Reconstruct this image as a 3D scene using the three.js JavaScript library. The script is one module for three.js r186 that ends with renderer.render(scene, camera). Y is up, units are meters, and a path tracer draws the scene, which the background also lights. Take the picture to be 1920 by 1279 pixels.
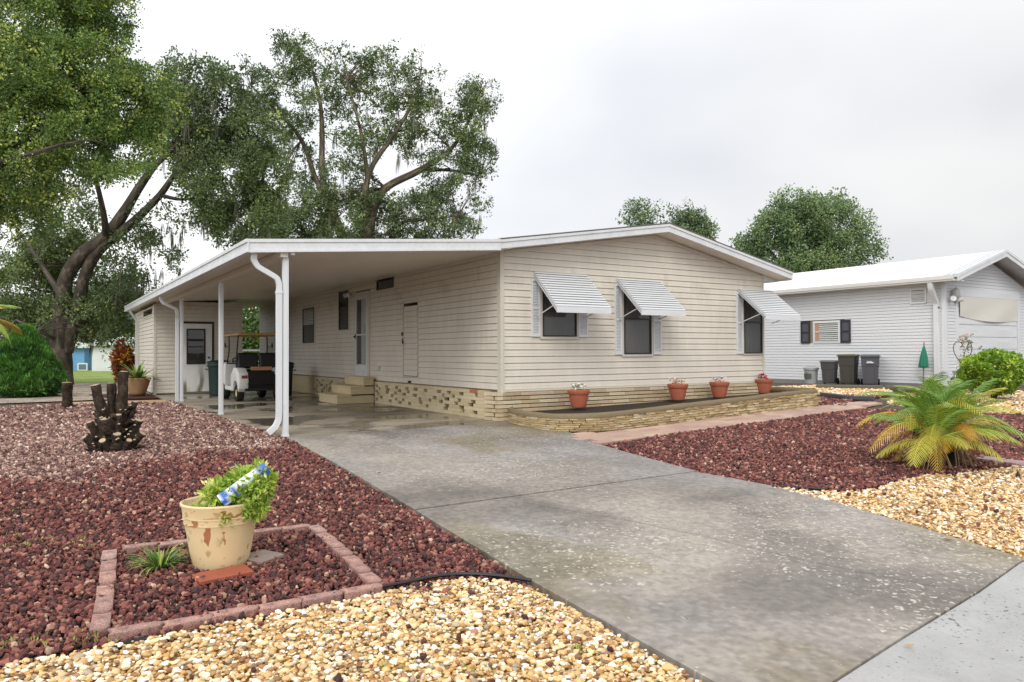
import * as THREE from 'three';
import { mergeGeometries, toCreasedNormals } from 'three/addons/utils/BufferGeometryUtils.js';
import { RoundedBoxGeometry } from 'three/addons/geometries/RoundedBoxGeometry.js';
import { ImprovedNoise } from 'three/addons/math/ImprovedNoise.js';

// ───────────────────────── camera, sky, sun, exposure ─────────────────────────
const SKY_LO = 1.06, SKY_UP = .25, SKY_TILT = .42, SUN_I = 1.35;
const scene = new THREE.Scene();
const F = 1387.93, YAW = 0.5615, PITCH = 0.0158, ROLL = -0.004;
const CAM = new THREE.Vector3(-7.1517, 1.1655, 11.7499);
const camera = new THREE.PerspectiveCamera(2 * Math.atan(639.5 / F) * 180 / Math.PI, 1920 / 1279, 0.1, 600);
const fwd = new THREE.Vector3(Math.sin(YAW) * Math.cos(PITCH), Math.sin(PITCH), -Math.cos(YAW) * Math.cos(PITCH));
const rightV0 = new THREE.Vector3(Math.cos(YAW), 0, Math.sin(YAW));
const upV0 = new THREE.Vector3().crossVectors(rightV0, fwd);
const rightV = rightV0.clone().multiplyScalar(Math.cos(ROLL)).addScaledVector(upV0, Math.sin(ROLL));
const upV = upV0.clone().multiplyScalar(Math.cos(ROLL)).addScaledVector(rightV0, -Math.sin(ROLL));
camera.position.copy(CAM);
camera.up.copy(upV);
camera.lookAt(CAM.clone().add(fwd));

const renderer = new THREE.WebGLRenderer({ antialias: true });
renderer.setSize(1024, 682);
renderer.toneMapping = THREE.LinearToneMapping;
renderer.toneMappingExposure = 1.14;
renderer.shadowMap.enabled = true;

const noise3 = new ImprovedNoise();
const fbm3 = (x, y, z, o = 4) => { let s = 0, a = .5, f = 1; for (let i = 0; i < o; i++) { s += a * noise3.noise(x * f + 11.3 * i, y * f + 4.7, z * f + 7.1 * i); a *= .5; f *= 2.03; } return s; };
const clamp = (v, a = 0, b = 1) => Math.min(b, Math.max(a, v));
const mix = (a, b, t) => a + (b - a) * t;
const sst = (a, b, x) => { const t = clamp((x - a) / (b - a)); return t * t * (3 - 2 * t); };

{ // overcast, rainy sky
  const w = 512, h = 256, d = new Float32Array(w * h * 4);
  for (let j = 0; j < h; j++) for (let i = 0; i < w; i++) {
    const v = (j + .5) / h, u = (i + .5) / w, el = (v - .5) * Math.PI, az = (u - .5) * 2 * Math.PI;
    const dx = Math.cos(el) * Math.cos(az), dy = Math.sin(el), dz = Math.cos(el) * Math.sin(az);
    const up = Math.max(0, dy);
    let c = fbm3(dx * 2.2 + 3, dy * 4.2, dz * 2.2 + 1, 5);
    let L = SKY_LO + SKY_UP * up - SKY_TILT * dx + .24 * c;               // brighter towards the sun's side of the overcast
    const warm = clamp(.5 + 1.6 * c);
    const k = (j * w + i) * 4;
    if (dy < -.02) L = .3;
    d[k] = L * mix(.95, 1.0, warm); d[k + 1] = L * mix(.98, 1.0, warm); d[k + 2] = L * mix(1.035, 1.0, warm); d[k + 3] = 1;
  }
  const t = new THREE.DataTexture(d, w, h, THREE.RGBAFormat, THREE.FloatType);
  t.mapping = THREE.EquirectangularReflectionMapping; t.magFilter = t.minFilter = THREE.LinearFilter; t.wrapS = THREE.RepeatWrapping; t.needsUpdate = true;
  scene.background = t; scene.environment = t;
}
const sun = new THREE.DirectionalLight(new THREE.Color(1, .97, .92), SUN_I);
sun.position.set(-23, 34, 24); sun.target.position.set(0, 0, -4); scene.add(sun, sun.target);
sun.castShadow = true; sun.shadow.radius = 45; sun.shadow.mapSize.set(2048, 2048);
Object.assign(sun.shadow.camera, { left: -40, right: 40, top: 40, bottom: -40, near: 1, far: 120 });

// ───────────────────────── helpers ─────────────────────────
function RNG(s) { let a = s >>> 0; return () => { a = (a + 0x6D2B79F5) | 0; let t = Math.imul(a ^ (a >>> 15), 1 | a); t = (t + Math.imul(t ^ (t >>> 7), 61 | t)) ^ t; return ((t ^ (t >>> 14)) >>> 0) / 4294967296; }; }
const V = (x, y, z) => new THREE.Vector3(x, y, z);
const G = z => z < 1 ? -.1 : -.1 - .032 * (Math.min(z, 12) - 1);                       // the lot falls gently to the street
const rayAt = (px, py) => fwd.clone().addScaledVector(rightV, (px - 960) / F).addScaledVector(upV, (639.5 - py) / F);
const at = (px, py, depth) => CAM.clone().addScaledVector(rayAt(px, py), depth);   // photo pixel + distance → point
function onY(px, py, Y) { const d = rayAt(px, py); return CAM.clone().addScaledVector(d, (Y - CAM.y) / d.y); }
function gp(px, py) { let Y = -.1, P; for (let i = 0; i < 50; i++) { P = onY(px, py, Y); Y = .5 * Y + .5 * G(P.z); } return P; }
const used = {};
function numbered(n) { const k = used[n] = (used[n] ?? -1) + 1; return k ? n + '_' + String(k).padStart(3, '0') : n; }
function shade(o) { o.traverse(m => { if (m.isMesh) { m.castShadow = true; m.receiveShadow = true; } }); return o; }
function thing(name, label, category, pos = [0, 0, 0], turn = 0, group) {
  const o = new THREE.Group(); o.name = numbered(name); o.position.set(...pos); o.rotation.y = turn;
  o.userData = { label, category }; if (group) o.userData.group = group; scene.add(o); return o;
}
function part(name, geo, m, parent, label) {
  const o = new THREE.Mesh(Array.isArray(geo) ? merge(geo) : geo, m); o.name = name; o.castShadow = o.receiveShadow = true;
  if (label) o.userData.label = label; parent.add(o); return o;
}
function holder(name, parent, label) { const o = new THREE.Group(); o.name = name; if (label) o.userData.label = label; parent.add(o); return o; }
function tag(o, label, category, group) { o.userData.label = label; o.userData.category = category; if (group) o.userData.group = group; return o; }
function single(name, geo, m, label, category, group) { const o = part(numbered(name), geo, m, scene); return tag(o, label, category, group); }
function structure(name, geo, m, label) { const o = part(name, geo, m, scene); o.userData.kind = 'structure'; if (label) o.userData.label = label; return o; }
function merge(list) {
  const L = list.map(g => { const q = g.index ? g.toNonIndexed() : g; for (const k of Object.keys(q.attributes)) if (!['position', 'normal', 'uv', 'color'].includes(k)) q.deleteAttribute(k); return q; });
  const hasC = L.some(g => g.attributes.color);
  for (const g of L) { if (!g.attributes.uv) g.setAttribute('uv', new THREE.BufferAttribute(new Float32Array(g.attributes.position.count * 2), 2)); if (hasC && !g.attributes.color) g.setAttribute('color', new THREE.BufferAttribute(new Float32Array(g.attributes.position.count * 3).fill(1), 3)); }
  return mergeGeometries(L);
}
function bx(w, h, d, x = 0, y = 0, z = 0) { const g = new THREE.BoxGeometry(w, h, d); g.translate(x, y, z); return g; }
function b6(x0, x1, y0, y1, z0, z1) { return bx(x1 - x0, y1 - y0, z1 - z0, (x0 + x1) / 2, (y0 + y1) / 2, (z0 + z1) / 2); }
function rb(w, h, d, r, x = 0, y = 0, z = 0, seg = 2) { const g = new RoundedBoxGeometry(w, h, d, seg, r); g.translate(x, y, z); return g; }
function cyl(r0, r1, h, x = 0, y = 0, z = 0, n = 16, open = false) { const g = new THREE.CylinderGeometry(r1, r0, h, n, 1, open); g.translate(x, y + h / 2, z); return g; }
function rot(g, rx = 0, ry = 0, rz = 0) { if (rx) g.rotateX(rx); if (ry) g.rotateY(ry); if (rz) g.rotateZ(rz); return g; }
function mv(g, x, y, z) { g.translate(x, y, z); return g; }
function prism(pts, z0, z1) { // polygon in XY, extruded along Z
  const s = new THREE.Shape(pts.map(p => new THREE.Vector2(p[0], p[1]))); const g = new THREE.ExtrudeGeometry(s, { depth: z1 - z0, bevelEnabled: false }); g.translate(0, 0, z0); return g;
}
function uvXZ(g, s = 1, ox = 0, oz = 0) { const p = g.attributes.position, u = new Float32Array(p.count * 2); for (let i = 0; i < p.count; i++) { u[2 * i] = (p.getX(i) + ox) * s; u[2 * i + 1] = (p.getZ(i) + oz) * s; } g.setAttribute('uv', new THREE.BufferAttribute(u, 2)); return g; }
function uvBox(g, s = 1) { // metres, by dominant normal
  if (g.index) g = g.toNonIndexed(); const p = g.attributes.position, n = g.attributes.normal, u = new Float32Array(p.count * 2);
  for (let i = 0; i < p.count; i++) { const ax = Math.abs(n.getX(i)), ay = Math.abs(n.getY(i)), az = Math.abs(n.getZ(i)); let a, b; if (ay > ax && ay > az) { a = p.getX(i); b = p.getZ(i); } else if (ax > az) { a = p.getZ(i); b = p.getY(i); } else { a = p.getX(i); b = p.getY(i); } u[2 * i] = a * s; u[2 * i + 1] = b * s; }
  g.setAttribute('uv', new THREE.BufferAttribute(u, 2)); return g;
}
function tube(pts, radii, rad = 8, sub = 4, rnd, lump = 0) { // tapered tube along a smooth curve
  const c = new THREE.CatmullRomCurve3(pts, false, 'centripetal'), n = (pts.length - 1) * sub, P = [], U = [], I = [];
  let nrm = V(1, 0, 0); const T0 = c.getTangent(0); if (Math.abs(T0.x) > .9) nrm = V(0, 0, 1);
  for (let i = 0; i <= n; i++) {
    const t = i / n, k = t * (pts.length - 1), j = Math.min(pts.length - 2, Math.floor(k)), r = mix(radii[j], radii[j + 1], k - j);
    const p = c.getPoint(t), T = c.getTangent(t).normalize(); nrm.addScaledVector(T, -nrm.dot(T)).normalize(); const B = V().crossVectors(T, nrm);
    for (let q = 0; q <= rad; q++) { const a = q / rad * 2 * Math.PI; const rr = r * (1 + (lump && q < rad ? lump * noise3.noise(p.x * 3 + Math.cos(a) * 1.7, p.y * 3, p.z * 3 + Math.sin(a) * 1.7) : (lump ? lump * noise3.noise(p.x * 3 + 1.7, p.y * 3, p.z * 3) : 0))); P.push(p.x + rr * (Math.cos(a) * nrm.x + Math.sin(a) * B.x), p.y + rr * (Math.cos(a) * nrm.y + Math.sin(a) * B.y), p.z + rr * (Math.cos(a) * nrm.z + Math.sin(a) * B.z)); U.push(q / rad, t * n * .3); }
  }
  for (let i = 0; i < n; i++) for (let q = 0; q < rad; q++) { const a = i * (rad + 1) + q, b = a + rad + 1; I.push(a, b, a + 1, b, b + 1, a + 1); }
  const e = P.length / 3; const pe = pts[pts.length - 1]; P.push(pe.x, pe.y, pe.z); U.push(.5, .5); for (let q = 0; q < rad; q++) I.push(n * (rad + 1) + q, e, n * (rad + 1) + q + 1);
  const g = new THREE.BufferGeometry(); g.setAttribute('position', new THREE.Float32BufferAttribute(P, 3)); g.setAttribute('uv', new THREE.Float32BufferAttribute(U, 2)); g.setIndex(I); g.computeVertexNormals(); return g;
}
function sweepRect(pts, w, d, side, smooth = true) { // rectangular pipe; side = axis of width w
  const c = smooth ? new THREE.CatmullRomCurve3(pts, false, 'catmullrom', .35) : null, n = smooth ? (pts.length - 1) * 4 : pts.length - 1, rings = [];
  for (let i = 0; i <= n; i++) { const p = c ? c.getPoint(i / n) : pts[i]; const T = c ? c.getTangent(i / n) : (pts[Math.min(n, i + 1)].clone().sub(pts[Math.max(0, i - 1)])).normalize(); const b = V().crossVectors(T, side).normalize(); rings.push([[1, 1], [-1, 1], [-1, -1], [1, -1]].map(([a, q]) => p.clone().addScaledVector(side, a * w / 2).addScaledVector(b, q * d / 2))); }
  const P = []; const quad = (a, b, e, f) => [a, b, e, a, e, f].forEach(v => P.push(v.x, v.y, v.z));
  for (let i = 0; i < n; i++) for (let k = 0; k < 4; k++) { const m = (k + 1) % 4; quad(rings[i][k], rings[i][m], rings[i + 1][m], rings[i + 1][k]); }
  quad(rings[0][3], rings[0][2], rings[0][1], rings[0][0]); quad(...rings[n]);
  const g = new THREE.BufferGeometry(); g.setAttribute('position', new THREE.Float32BufferAttribute(P, 3)); g.computeVertexNormals(); g.setAttribute('uv', new THREE.Float32BufferAttribute(new Float32Array(P.length / 3 * 2), 2)); return g;
}
// textures
function tex(w, h, fn, srgb = true, rep = 1) {
  const d = new Uint8Array(w * h * 4); for (let j = 0; j < h; j++) for (let i = 0; i < w; i++) { const c = fn(i / w, j / h, i, j), k = (j * w + i) * 4; d[k] = clamp(c[0], 0, 255); d[k + 1] = clamp(c[1], 0, 255); d[k + 2] = clamp(c[2], 0, 255); d[k + 3] = 255; }
  const t = new THREE.DataTexture(d, w, h); t.wrapS = t.wrapT = THREE.RepeatWrapping; t.magFilter = THREE.LinearFilter; t.minFilter = THREE.LinearMipmapLinearFilter; t.generateMipmaps = true; if (srgb) t.colorSpace = THREE.SRGBColorSpace; t.repeat.set(rep, rep); t.needsUpdate = true; return t;
}
// tileable value noise
const LAT = (() => { const r = RNG(77), a = new Float32Array(65536); for (let i = 0; i < a.length; i++) a[i] = r(); return a; })();
function vn(x, y, per) { const xi = Math.floor(x), yi = Math.floor(y); let fx = x - xi, fy = y - yi; fx = fx * fx * (3 - 2 * fx); fy = fy * fy * (3 - 2 * fy); const h = (a, b) => LAT[(((a % per) + per) % per * 157 + ((b % per) + per) % per * 911 + per * 31) & 65535]; return mix(mix(h(xi, yi), h(xi + 1, yi), fx), mix(h(xi, yi + 1), h(xi + 1, yi + 1), fx), fy); }
function fb(u, v, per, o = 5) { let s = 0, a = .5, n = 0; for (let i = 0; i < o; i++) { s += a * vn(u * per, v * per, per); n += a; a *= .5; per *= 2; } return s / n; }
const hx = c => new THREE.Color(c);
const std = (color, rough = .7, o = {}) => new THREE.MeshStandardMaterial({ color: hx(color), roughness: rough, ...o });

// shared materials
const grimeT = tex(512, 512, (u, v) => { const a = fb(u, v, 4, 6), b = fb(u + .3, v, 32, 3); const k = 232 + 26 * (a - .5) + 16 * (b - .5); return [k, k, k - 1]; });
const vinylT = tex(512, 512, (u, v) => { const a = fb(u, v, 3, 6), b = fb(u, v * .25 + .2, 24, 3), s = Math.max(0, fb(u * 1, v, 6, 5) - .66) * 90; const k = 238 + 18 * (a - .5) + 12 * (b - .5) - s; return [k, k - s * .1, k - s * .25]; });
const M = {
  vinyl: std('#e2dacb', .55, { map: vinylT }), vinylBack: std('#8f8674', .9), trim: std('#dcd5c6', .5, { map: grimeT }),
  white: std('#e9ebee', .42, { map: grimeT }), whiteMatte: std('#dcdedf', .7, { map: grimeT }), gutterWhite: std('#eceef0', .38, { map: grimeT }),
  ceil: std('#f0e8da', .38, { map: grimeT }), bronze: std('#2b2825', .45), dark: std('#0d0d0e', .9), black: std('#131315', .55),
  glass: new THREE.MeshPhysicalMaterial({ color: 0xffffff, roughness: .03, transmission: 1, thickness: 0, ior: 1.5 }),
  shingle: std('#6c6a66', .95, { map: grimeT }),
};
const box01 = new THREE.BoxGeometry(1, 1, 1);

// ───────────────────────── siding ─────────────────────────
const COURSE = .125;
function boardGeo(y, h, x0, x1, out = .016, gap = .012) { // x0,x1: functions of height; faces +Z
  const prof = [[y + gap, out], [y + gap + .004, out + .002], [y + h * .55, out * .62], [y + h * .56, out * .78], [y + h + .006, .002]];
  const back = [[y + h + .006, -.004], [y + gap, -.004]], ring = [...prof, ...back], P = [], U = [];
  const pt = (k, e) => { const [yy, o] = ring[k]; return [e ? x1(yy) : x0(yy), yy, o]; };
  const push = (...vs) => vs.forEach(v => { P.push(...v); U.push(v[0] * .4, v[1] * .4); });
  for (let k = 0; k < ring.length; k++) { const m = (k + 1) % ring.length, a = pt(k, 0), b = pt(k, 1), c = pt(m, 1), d = pt(m, 0); push(a, b, c, a, c, d); }
  for (const e of [0, 1]) for (let k = 1; k < ring.length - 1; k++) { const a = pt(0, e), b = pt(k, e), c = pt(k + 1, e); e ? push(a, b, c) : push(a, c, b); }
  const g = new THREE.BufferGeometry(); g.setAttribute('position', new THREE.Float32BufferAttribute(P, 3)); g.setAttribute('uv', new THREE.Float32BufferAttribute(U, 2)); g.computeVertexNormals(); return g;
}
// boards over a wall with openings; place(geo) moves the local wall (u along +X, facing +Z) to its place
function sideWall(parent, name, y0, courses, x0, x1, holes, m, place, h = COURSE) {
  for (let i = 0; i < courses; i++) {
    const y = y0 + i * h, yc = y + h / 2; let spans = [[null, null]];
    const cut = holes.filter(q => yc > q[2] && yc < q[3]).sort((a, b) => a[0] - b[0]);
    const segs = []; let left = null; for (const q of cut) { segs.push([left, q[0]]); left = q[1]; } segs.push([left, null]);
    for (const [a, b] of segs) {
      const f0 = a === null ? x0 : () => a, f1 = b === null ? x1 : () => b; if (f1(yc) - f0(yc) < .03) continue;
      const fa = a === null ? x0 : f0, fb1 = b === null ? x1 : f1;
      part(name, place(boardGeo(y, h, yy => Math.min(fa(yy), fb1(yy) - .001), yy => Math.max(fb1(yy), fa(yy) + .001))), m, parent);
    }
  }
}

// ───────────────────────── ground, slabs, road ─────────────────────────
function sheet(xs, zs, dy, uvs = 1) { // sheet following the lot's fall
  const P = [], U = [], I = []; for (const z of zs) for (const x of xs) { P.push(x, G(z) + dy, z); U.push(x * uvs, z * uvs); }
  for (let j = 0; j < zs.length - 1; j++) for (let i = 0; i < xs.length - 1; i++) { const a = j * xs.length + i, b = a + xs.length; zs[j] < zs[j + 1] ? I.push(a, b, a + 1, b, b + 1, a + 1) : I.push(a, a + 1, b, b, a + 1, b + 1); }
  const g = new THREE.BufferGeometry(); g.setAttribute('position', new THREE.Float32BufferAttribute(P, 3)); g.setAttribute('uv', new THREE.Float32BufferAttribute(U, 2)); g.setIndex(I); g.computeVertexNormals(); return g;
}
function polySheet(poly, dy, uvs = .25, thick = 0) { // flat polygon (x,z) laid on the lot, optional thickness
  const s = new THREE.Shape(poly.map(p => new THREE.Vector2(p[0], -p[1])));
  let g = thick ? new THREE.ExtrudeGeometry(s, { depth: thick, bevelEnabled: false }) : new THREE.ShapeGeometry(s);
  g.rotateX(-Math.PI / 2); const p = g.attributes.position; for (let i = 0; i < p.count; i++) p.setY(i, p.getY(i) - thick + G(p.getZ(i)) + dy);
  g = g.index ? g.toNonIndexed() : g; g.computeVertexNormals(); return uvXZ(g, uvs);
}
const soilT = tex(1024, 1024, (u, v) => { const a = fb(u, v, 5, 6), b = fb(u, v, 90, 3); const k = .55 + .5 * a + .55 * (b - .5); return [96 * k, 76 * k, 62 * k]; });
const grassT = tex(1024, 1024, (u, v) => { const a = fb(u, v, 6, 5), b = fb(u, v, 120, 2); const k = .7 + .35 * a + .5 * (b - .5); return [128 * k, 146 * k, 52 * k]; });
structure('ground', sheet([-400, -60, -30, -15, -5, 5, 15, 30, 60, 400], [60, 16, 11, 6, 1, -12, -40, -100, -420], -.06, .5), std('#ffffff', 1, { map: soilT }));
const lawnM = std('#ffffff', 1, { map: grassT });
structure('lawn', sheet([-60, 0, 60], [-26, -60, -120, -380], -.03, .2), lawnM);
// concrete
const concT = tex(2048, 2048, (u, v, i, j) => {
  const X = u * 10.24 - 5.4, Z = v * 10.24 - .5;
  const big = fb(u, v, 5, 5), mid = fb(u, v, 18, 4), fine = fb(u, v, 260, 2), str = fb(u * 1.0, v * .35, 14, 4);
  let k = 1 + .34 * (big - .5) + .24 * (mid - .5) + .16 * (str - .5) + .3 * (fine - .5);
  const stain = sst(.5, .72, fb(u + .37, v + .11, 6, 5)); k *= 1 - .22 * stain;
  const stain2 = sst(.56, .7, fb(u + .77, v * .6 + .31, 9, 5)); let r = 139 * k, g = 131 * k, b = 122 * k;
  r -= 12 * stain2; g -= 14 * stain2; b -= 24 * stain2;
  const grey = sst(.4, .7, fb(u + .2, v + .6, 6, 4)); r = mix(r, r * .99, grey); b = mix(b, b * 1.05, grey); g = mix(g, g * 1.01, grey);
  const zone = sst(.36, .62, fb(u + .13, v + .53, 7, 4)); const f = fb(u, v, 640, 1) * .7 + fb(u + .5, v, 300, 1) * .3; // marble chips showing in the worn face
  if (f > .86 - .16 * zone) { const q = sst(.86 - .16 * zone, .95 - .16 * zone, f); r = mix(r, 196, q * .85); g = mix(g, 190, q * .85); b = mix(b, 178, q * .85); }
  const track = Math.exp(-Math.pow((X - (-3.15 + .32 * (Z - 6.2) + .06 * Math.sin(Z * 2))) / .02, 2)) * sst(5.6, 6.6, Z) * (.5 + fb(u, v, 60, 2)); r *= 1 - .14 * track; g *= 1 - .14 * track; b *= 1 - .12 * track;
    return [r, g, b];
});
const concR = tex(1024, 1024, (u, v) => { const a = fb(u, v, 5, 5), m = fb(u, v, 40, 3); const k = 255 * clamp(.84 - .5 * (a - .42) + .3 * (m - .5), .45, 1); return [k, k, k]; }, false);
const concB = tex(1024, 1024, (u, v) => { const k = 255 * (.5 * fb(u, v, 200, 2) + .5 * fb(u, v, 24, 4)); return [k, k, k]; }, false);
const conc = new THREE.MeshStandardMaterial({ map: concT, roughnessMap: concR, bumpMap: concB, bumpScale: .004, roughness: .9 });
function slab(name, poly, dy, thick, m, label) { const g = polySheet(poly, dy, 1 / 10.24, thick); const u = g.attributes.uv; for (let i = 0; i < u.count; i++) { u.setX(i, u.getX(i) + 5.4 / 10.24); u.setY(i, u.getY(i) + .5 / 10.24); } const o = structure(name, g, m, label); return o; }
slab('driveway', [[-4.07, .46], [-4.19, 3.25], [-4.325, 5.585], [-.62, 5.465], [-.46, 4.1], [-.2, 2.6], [.1, 2.0], [.3, 1.5], [.3, .18]], 0, .14, conc, 'worn concrete driveway slab next to the carport');
slab('driveway_001', [[-4.326, 5.61], [-4.47, 7.74], [-4.52, 9.651], [-4.04, 9.591], [-3.4, 9.491], [-3.2, 9.461], [-2.1, 9.306], [-1.2, 9.146], [-1.05, 9.128], [-.8, 8.1], [-.5, 6.7], [-.622, 5.49]], -.004, .14, conc, 'concrete driveway slab reaching the street');
// carport slab: wet
const wetT = tex(1024, 1024, (u, v) => { const a = fb(u, v, 4, 5), s = fb(u * 1, v * 3, 7, 5), f = fb(u, v, 160, 2); let k = .96 + .5 * (a - .5) + .35 * (s - .5) + .1 * (f - .5); const w = sst(.5, .62, fb(u + .4, v + .2, 5, 5)); k *= 1 - .3 * w; return [154 * k, 143 * k, 127 * k]; });
const wetR = tex(512, 512, (u, v) => { const w = sst(.47, .6, fb(u + .4, v + .2, 5, 5)); const k = 255 * mix(.75, .1, w); return [k, k, k]; }, false);
const wet = new THREE.MeshStandardMaterial({ map: wetT, roughnessMap: wetR, roughness: 1, bumpMap: concB, bumpScale: .001 });
structure('carport_floor', polySheet([[-4.06, .44], [-4.2, -6], [-4.3, -13.5], [-4.3, -19.6], [.3, -19.6], [.3, .16]], 0, .22, .14), wet);
// street
const roadT = tex(1024, 1024, (u, v) => { const a = fb(u, v, 4, 5), m = fb(u, v, 22, 4), f = fb(u, v, 200, 2); let k = 1 + .14 * (a - .5) + .1 * (m - .5) + .06 * (f - .5); const sp = fb(u + .3, v + .9, 210, 1), z = sst(.42, .6, fb(u, v + .5, 6, 3)); if (sp > .9 - .08 * z) k *= mix(1, .55, sst(.9 - .08 * z, .97 - .08 * z, sp)); return [160 * k, 159 * k, 157 * k]; });
const roadR = tex(512, 512, (u, v) => { const k = 255 * clamp(.42 + .6 * (fb(u, v, 6, 5) - .5), .15, .9); return [k, k, k]; }, false);
structure('street', polySheet([[-60, 9.72], [-4.54, 9.66], [-4.04, 9.6], [-3.4, 9.5], [-3.2, 9.47], [-2.1, 9.315], [-1.2, 9.155], [-.9, 9.12], [5, 9.1], [60, 9.1], [60, 18], [-60, 18]], -.012, .3, .14), new THREE.MeshStandardMaterial({ map: roadT, roughnessMap: roadR, roughness: 1, bumpMap: concB, bumpScale: .002 }));
// grey path and pad behind the stumps
const pathT = tex(512, 512, (u, v) => { const a = fb(u, v, 5, 6), f = fb(u, v, 80, 2); const k = .8 + .5 * (a - .5) + .5 * (f - .5); return [196 * k, 178 * k, 160 * k]; });
structure('path', polySheet([[-14, -11.5], [-4.3, -12.6], [-4.4, -26], [-14, -27]], -.028, .3), std('#ffffff', 1, { map: pathT }));
structure('path_001', polySheet([[-6.5, -9.9], [-4.35, -9.6], [-4.35, -10.9], [-6.6, -11.3]], -.006, .5, .05), std('#c9a582', .9, { map: grimeT }), 'tan concrete pad beside the shed');

// ───────────────────────── loose stone ─────────────────────────
const inPoly = (x, z, p) => { let c = false; for (let i = 0, j = p.length - 1; i < p.length; j = i++) if ((p[i][1] > z) !== (p[j][1] > z) && x < (p[j][0] - p[i][0]) * (z - p[i][1]) / (p[j][1] - p[i][1]) + p[i][0]) c = !c; return c; };
function inView(x, y, z, m = 1.12) { const d = V(x, y, z).sub(CAM), f = d.dot(fwd); if (f < .5) return false; return Math.abs(d.dot(rightV) / f) < .6917 * m && Math.abs(d.dot(upV) / f) < .4608 * m; }
function stoneGeo(det, seed, lump, flat) { const g = new THREE.IcosahedronGeometry(.5, det), p = g.attributes.position; for (let i = 0; i < p.count; i++) { const x = p.getX(i), y = p.getY(i), z = p.getZ(i), k = 1 + lump * fbm3(x * 2.6 + seed, y * 2.6, z * 2.6, 2) * 2; p.setXYZ(i, x * k, y * k * flat, z * k); } if (det > 1) { g.deleteAttribute('normal'); g.deleteAttribute('uv'); } g.computeVertexNormals(); return g; }
function scatter(name, label, polys, geo, m, opts) {
  const r = RNG(opts.seed), out = [];
  for (const poly of polys) {
    const P = poly.p, xs = P.map(p => p[0]), zs = P.map(p => p[1]), x0 = Math.min(...xs), x1 = Math.max(...xs), z0 = Math.min(...zs), z1 = Math.max(...zs);
    const n = Math.floor((x1 - x0) * (z1 - z0) * poly.max);
    for (let i = 0; i < n; i++) {
      const x = mix(x0, x1, r()), z = mix(z0, z1, r()), e = r(), e2 = r(); if (!inPoly(x, z, P)) continue; const y = G(z); if (!inView(x, y, z)) continue;
      const dist = Math.hypot(x - CAM.x, z - CAM.z), den = poly.den(dist, x, z); if (e > den / poly.max) continue;
      out.push([x, y + (poly.dy ?? -.032) + e2 * (poly.pile ?? .02), z, dist, poly]);
    }
  }
  const im = new THREE.InstancedMesh(geo, m, out.length), o = new THREE.Object3D(), c = new THREE.Color();
  out.forEach(([x, y, z, dist, poly], i) => { const s = opts.size(dist, r, poly); o.position.set(x, y, z); o.rotation.set(r() * 6.3, r() * 6.3, r() * 6.3); if (opts.lie) o.rotation.set((r() - .5) * .7, r() * 6.3, (r() - .5) * .7); o.scale.set(s * mix(.8, 1.35, r()), s * mix(.6, 1, r()), s * mix(.75, 1.1, r())); o.updateMatrix(); im.setMatrixAt(i, o.matrix); opts.col(c, r, x, z, poly); im.setColorAt(i, c); });
  im.name = name; im.castShadow = im.receiveShadow = true; im.userData.kind = 'stuff'; im.userData.label = label; im.userData.category = opts.cat; scene.add(im); return im;
}
const pxPoly = l => l.map(([x, y]) => { const p = gp(x, y); return [p.x, p.z]; });
const driveL = [[-4.1, .5], [-4.23, 3.25], [-4.36, 5.6], [-4.51, 7.74]];
const lavaLeft = [[-4.1, .5], ...driveL.slice(1), [-4.62, 7.56], [-4.83, 7.41], [-5.1, 7.36], [-5.4, 7.4], [-6.9, 7.43], [-7.4, 7.45], [-14, 7.5], [-22, -9], [-6.8, -10.2], [-4.34, -9.5], [-4.25, -6]];
const riverLeft = [[-4.53, 7.8], [-4.57, 9.6], [-10, 9.7], [-10, 7.5], [-7.35, 7.46], [-5.4, 7.44], [-5.1, 7.4], [-4.83, 7.45], [-4.64, 7.62]];
const lavaRight = [...pxPoly([[1130, 833], [1250, 814], [1400, 794], [1500, 781], [1605, 768]]), [9.6, 2.6], [10.5, 5], [5, 7.2], ...pxPoly([[1918, 869], [1840, 878], [1790, 886], [1740, 887], [1700, 895], [1660, 905], [1635, 914], [1580, 918], [1530, 917], [1480, 913], [1440, 908], [1302, 884]]), [-.4, 4.1], [-.2, 3.2]];
const riverRight = [...pxPoly([[1445, 911], [1480, 914], [1530, 919], [1580, 920], [1635, 916], [1660, 907], [1700, 897], [1740, 889], [1790, 888], [1840, 880], [1918, 871]]), [5, 7.25], [8, 6.4], [9, 9.05], [-.98, 9.05], [-.75, 8.1]];
const pal = (list) => list.map(([h, w]) => [hx(h), w]);
const pick = (p, r, c) => { let t = p.reduce((s, q) => s + q[1], 0) * r(); for (const [k, w] of p) { t -= w; if (t <= 0) { c.copy(k); break; } } c.multiplyScalar(mix(.75, 1.2, r())); };
const lavaP = pal([['#7a453e', 4], ['#5f3733', 4], ['#452b2b', 3.4], ['#8f5a4e', 2.2], ['#a37a68', 1], ['#bf9d86', .45]]), chipP = pal([['#8d6a5f', 4], ['#705049', 4], ['#a98a7b', 3], ['#ccb6a5', 1.5], ['#553d3d', 2]]), riverP = pal([['#cda970', 5], ['#dfc596', 5], ['#b98c50', 3], ['#ebe0c8', 4], ['#9c7047', 2.4], ['#d3b27c', 4], ['#75543c', 1.6], ['#f2eee4', 1.4], ['#a3977f', 1]]);
const lavaM = std('#ffffff', .85), riverM = std('#ffffff', .5);
const zoneMix = (x, z) => sst(.35, .65, .5 + fbm3(x * .5, 3.3, z * .5, 3) * 1.2 + (1.6 - z) * .22 - (x + 6) * .13);
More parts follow.
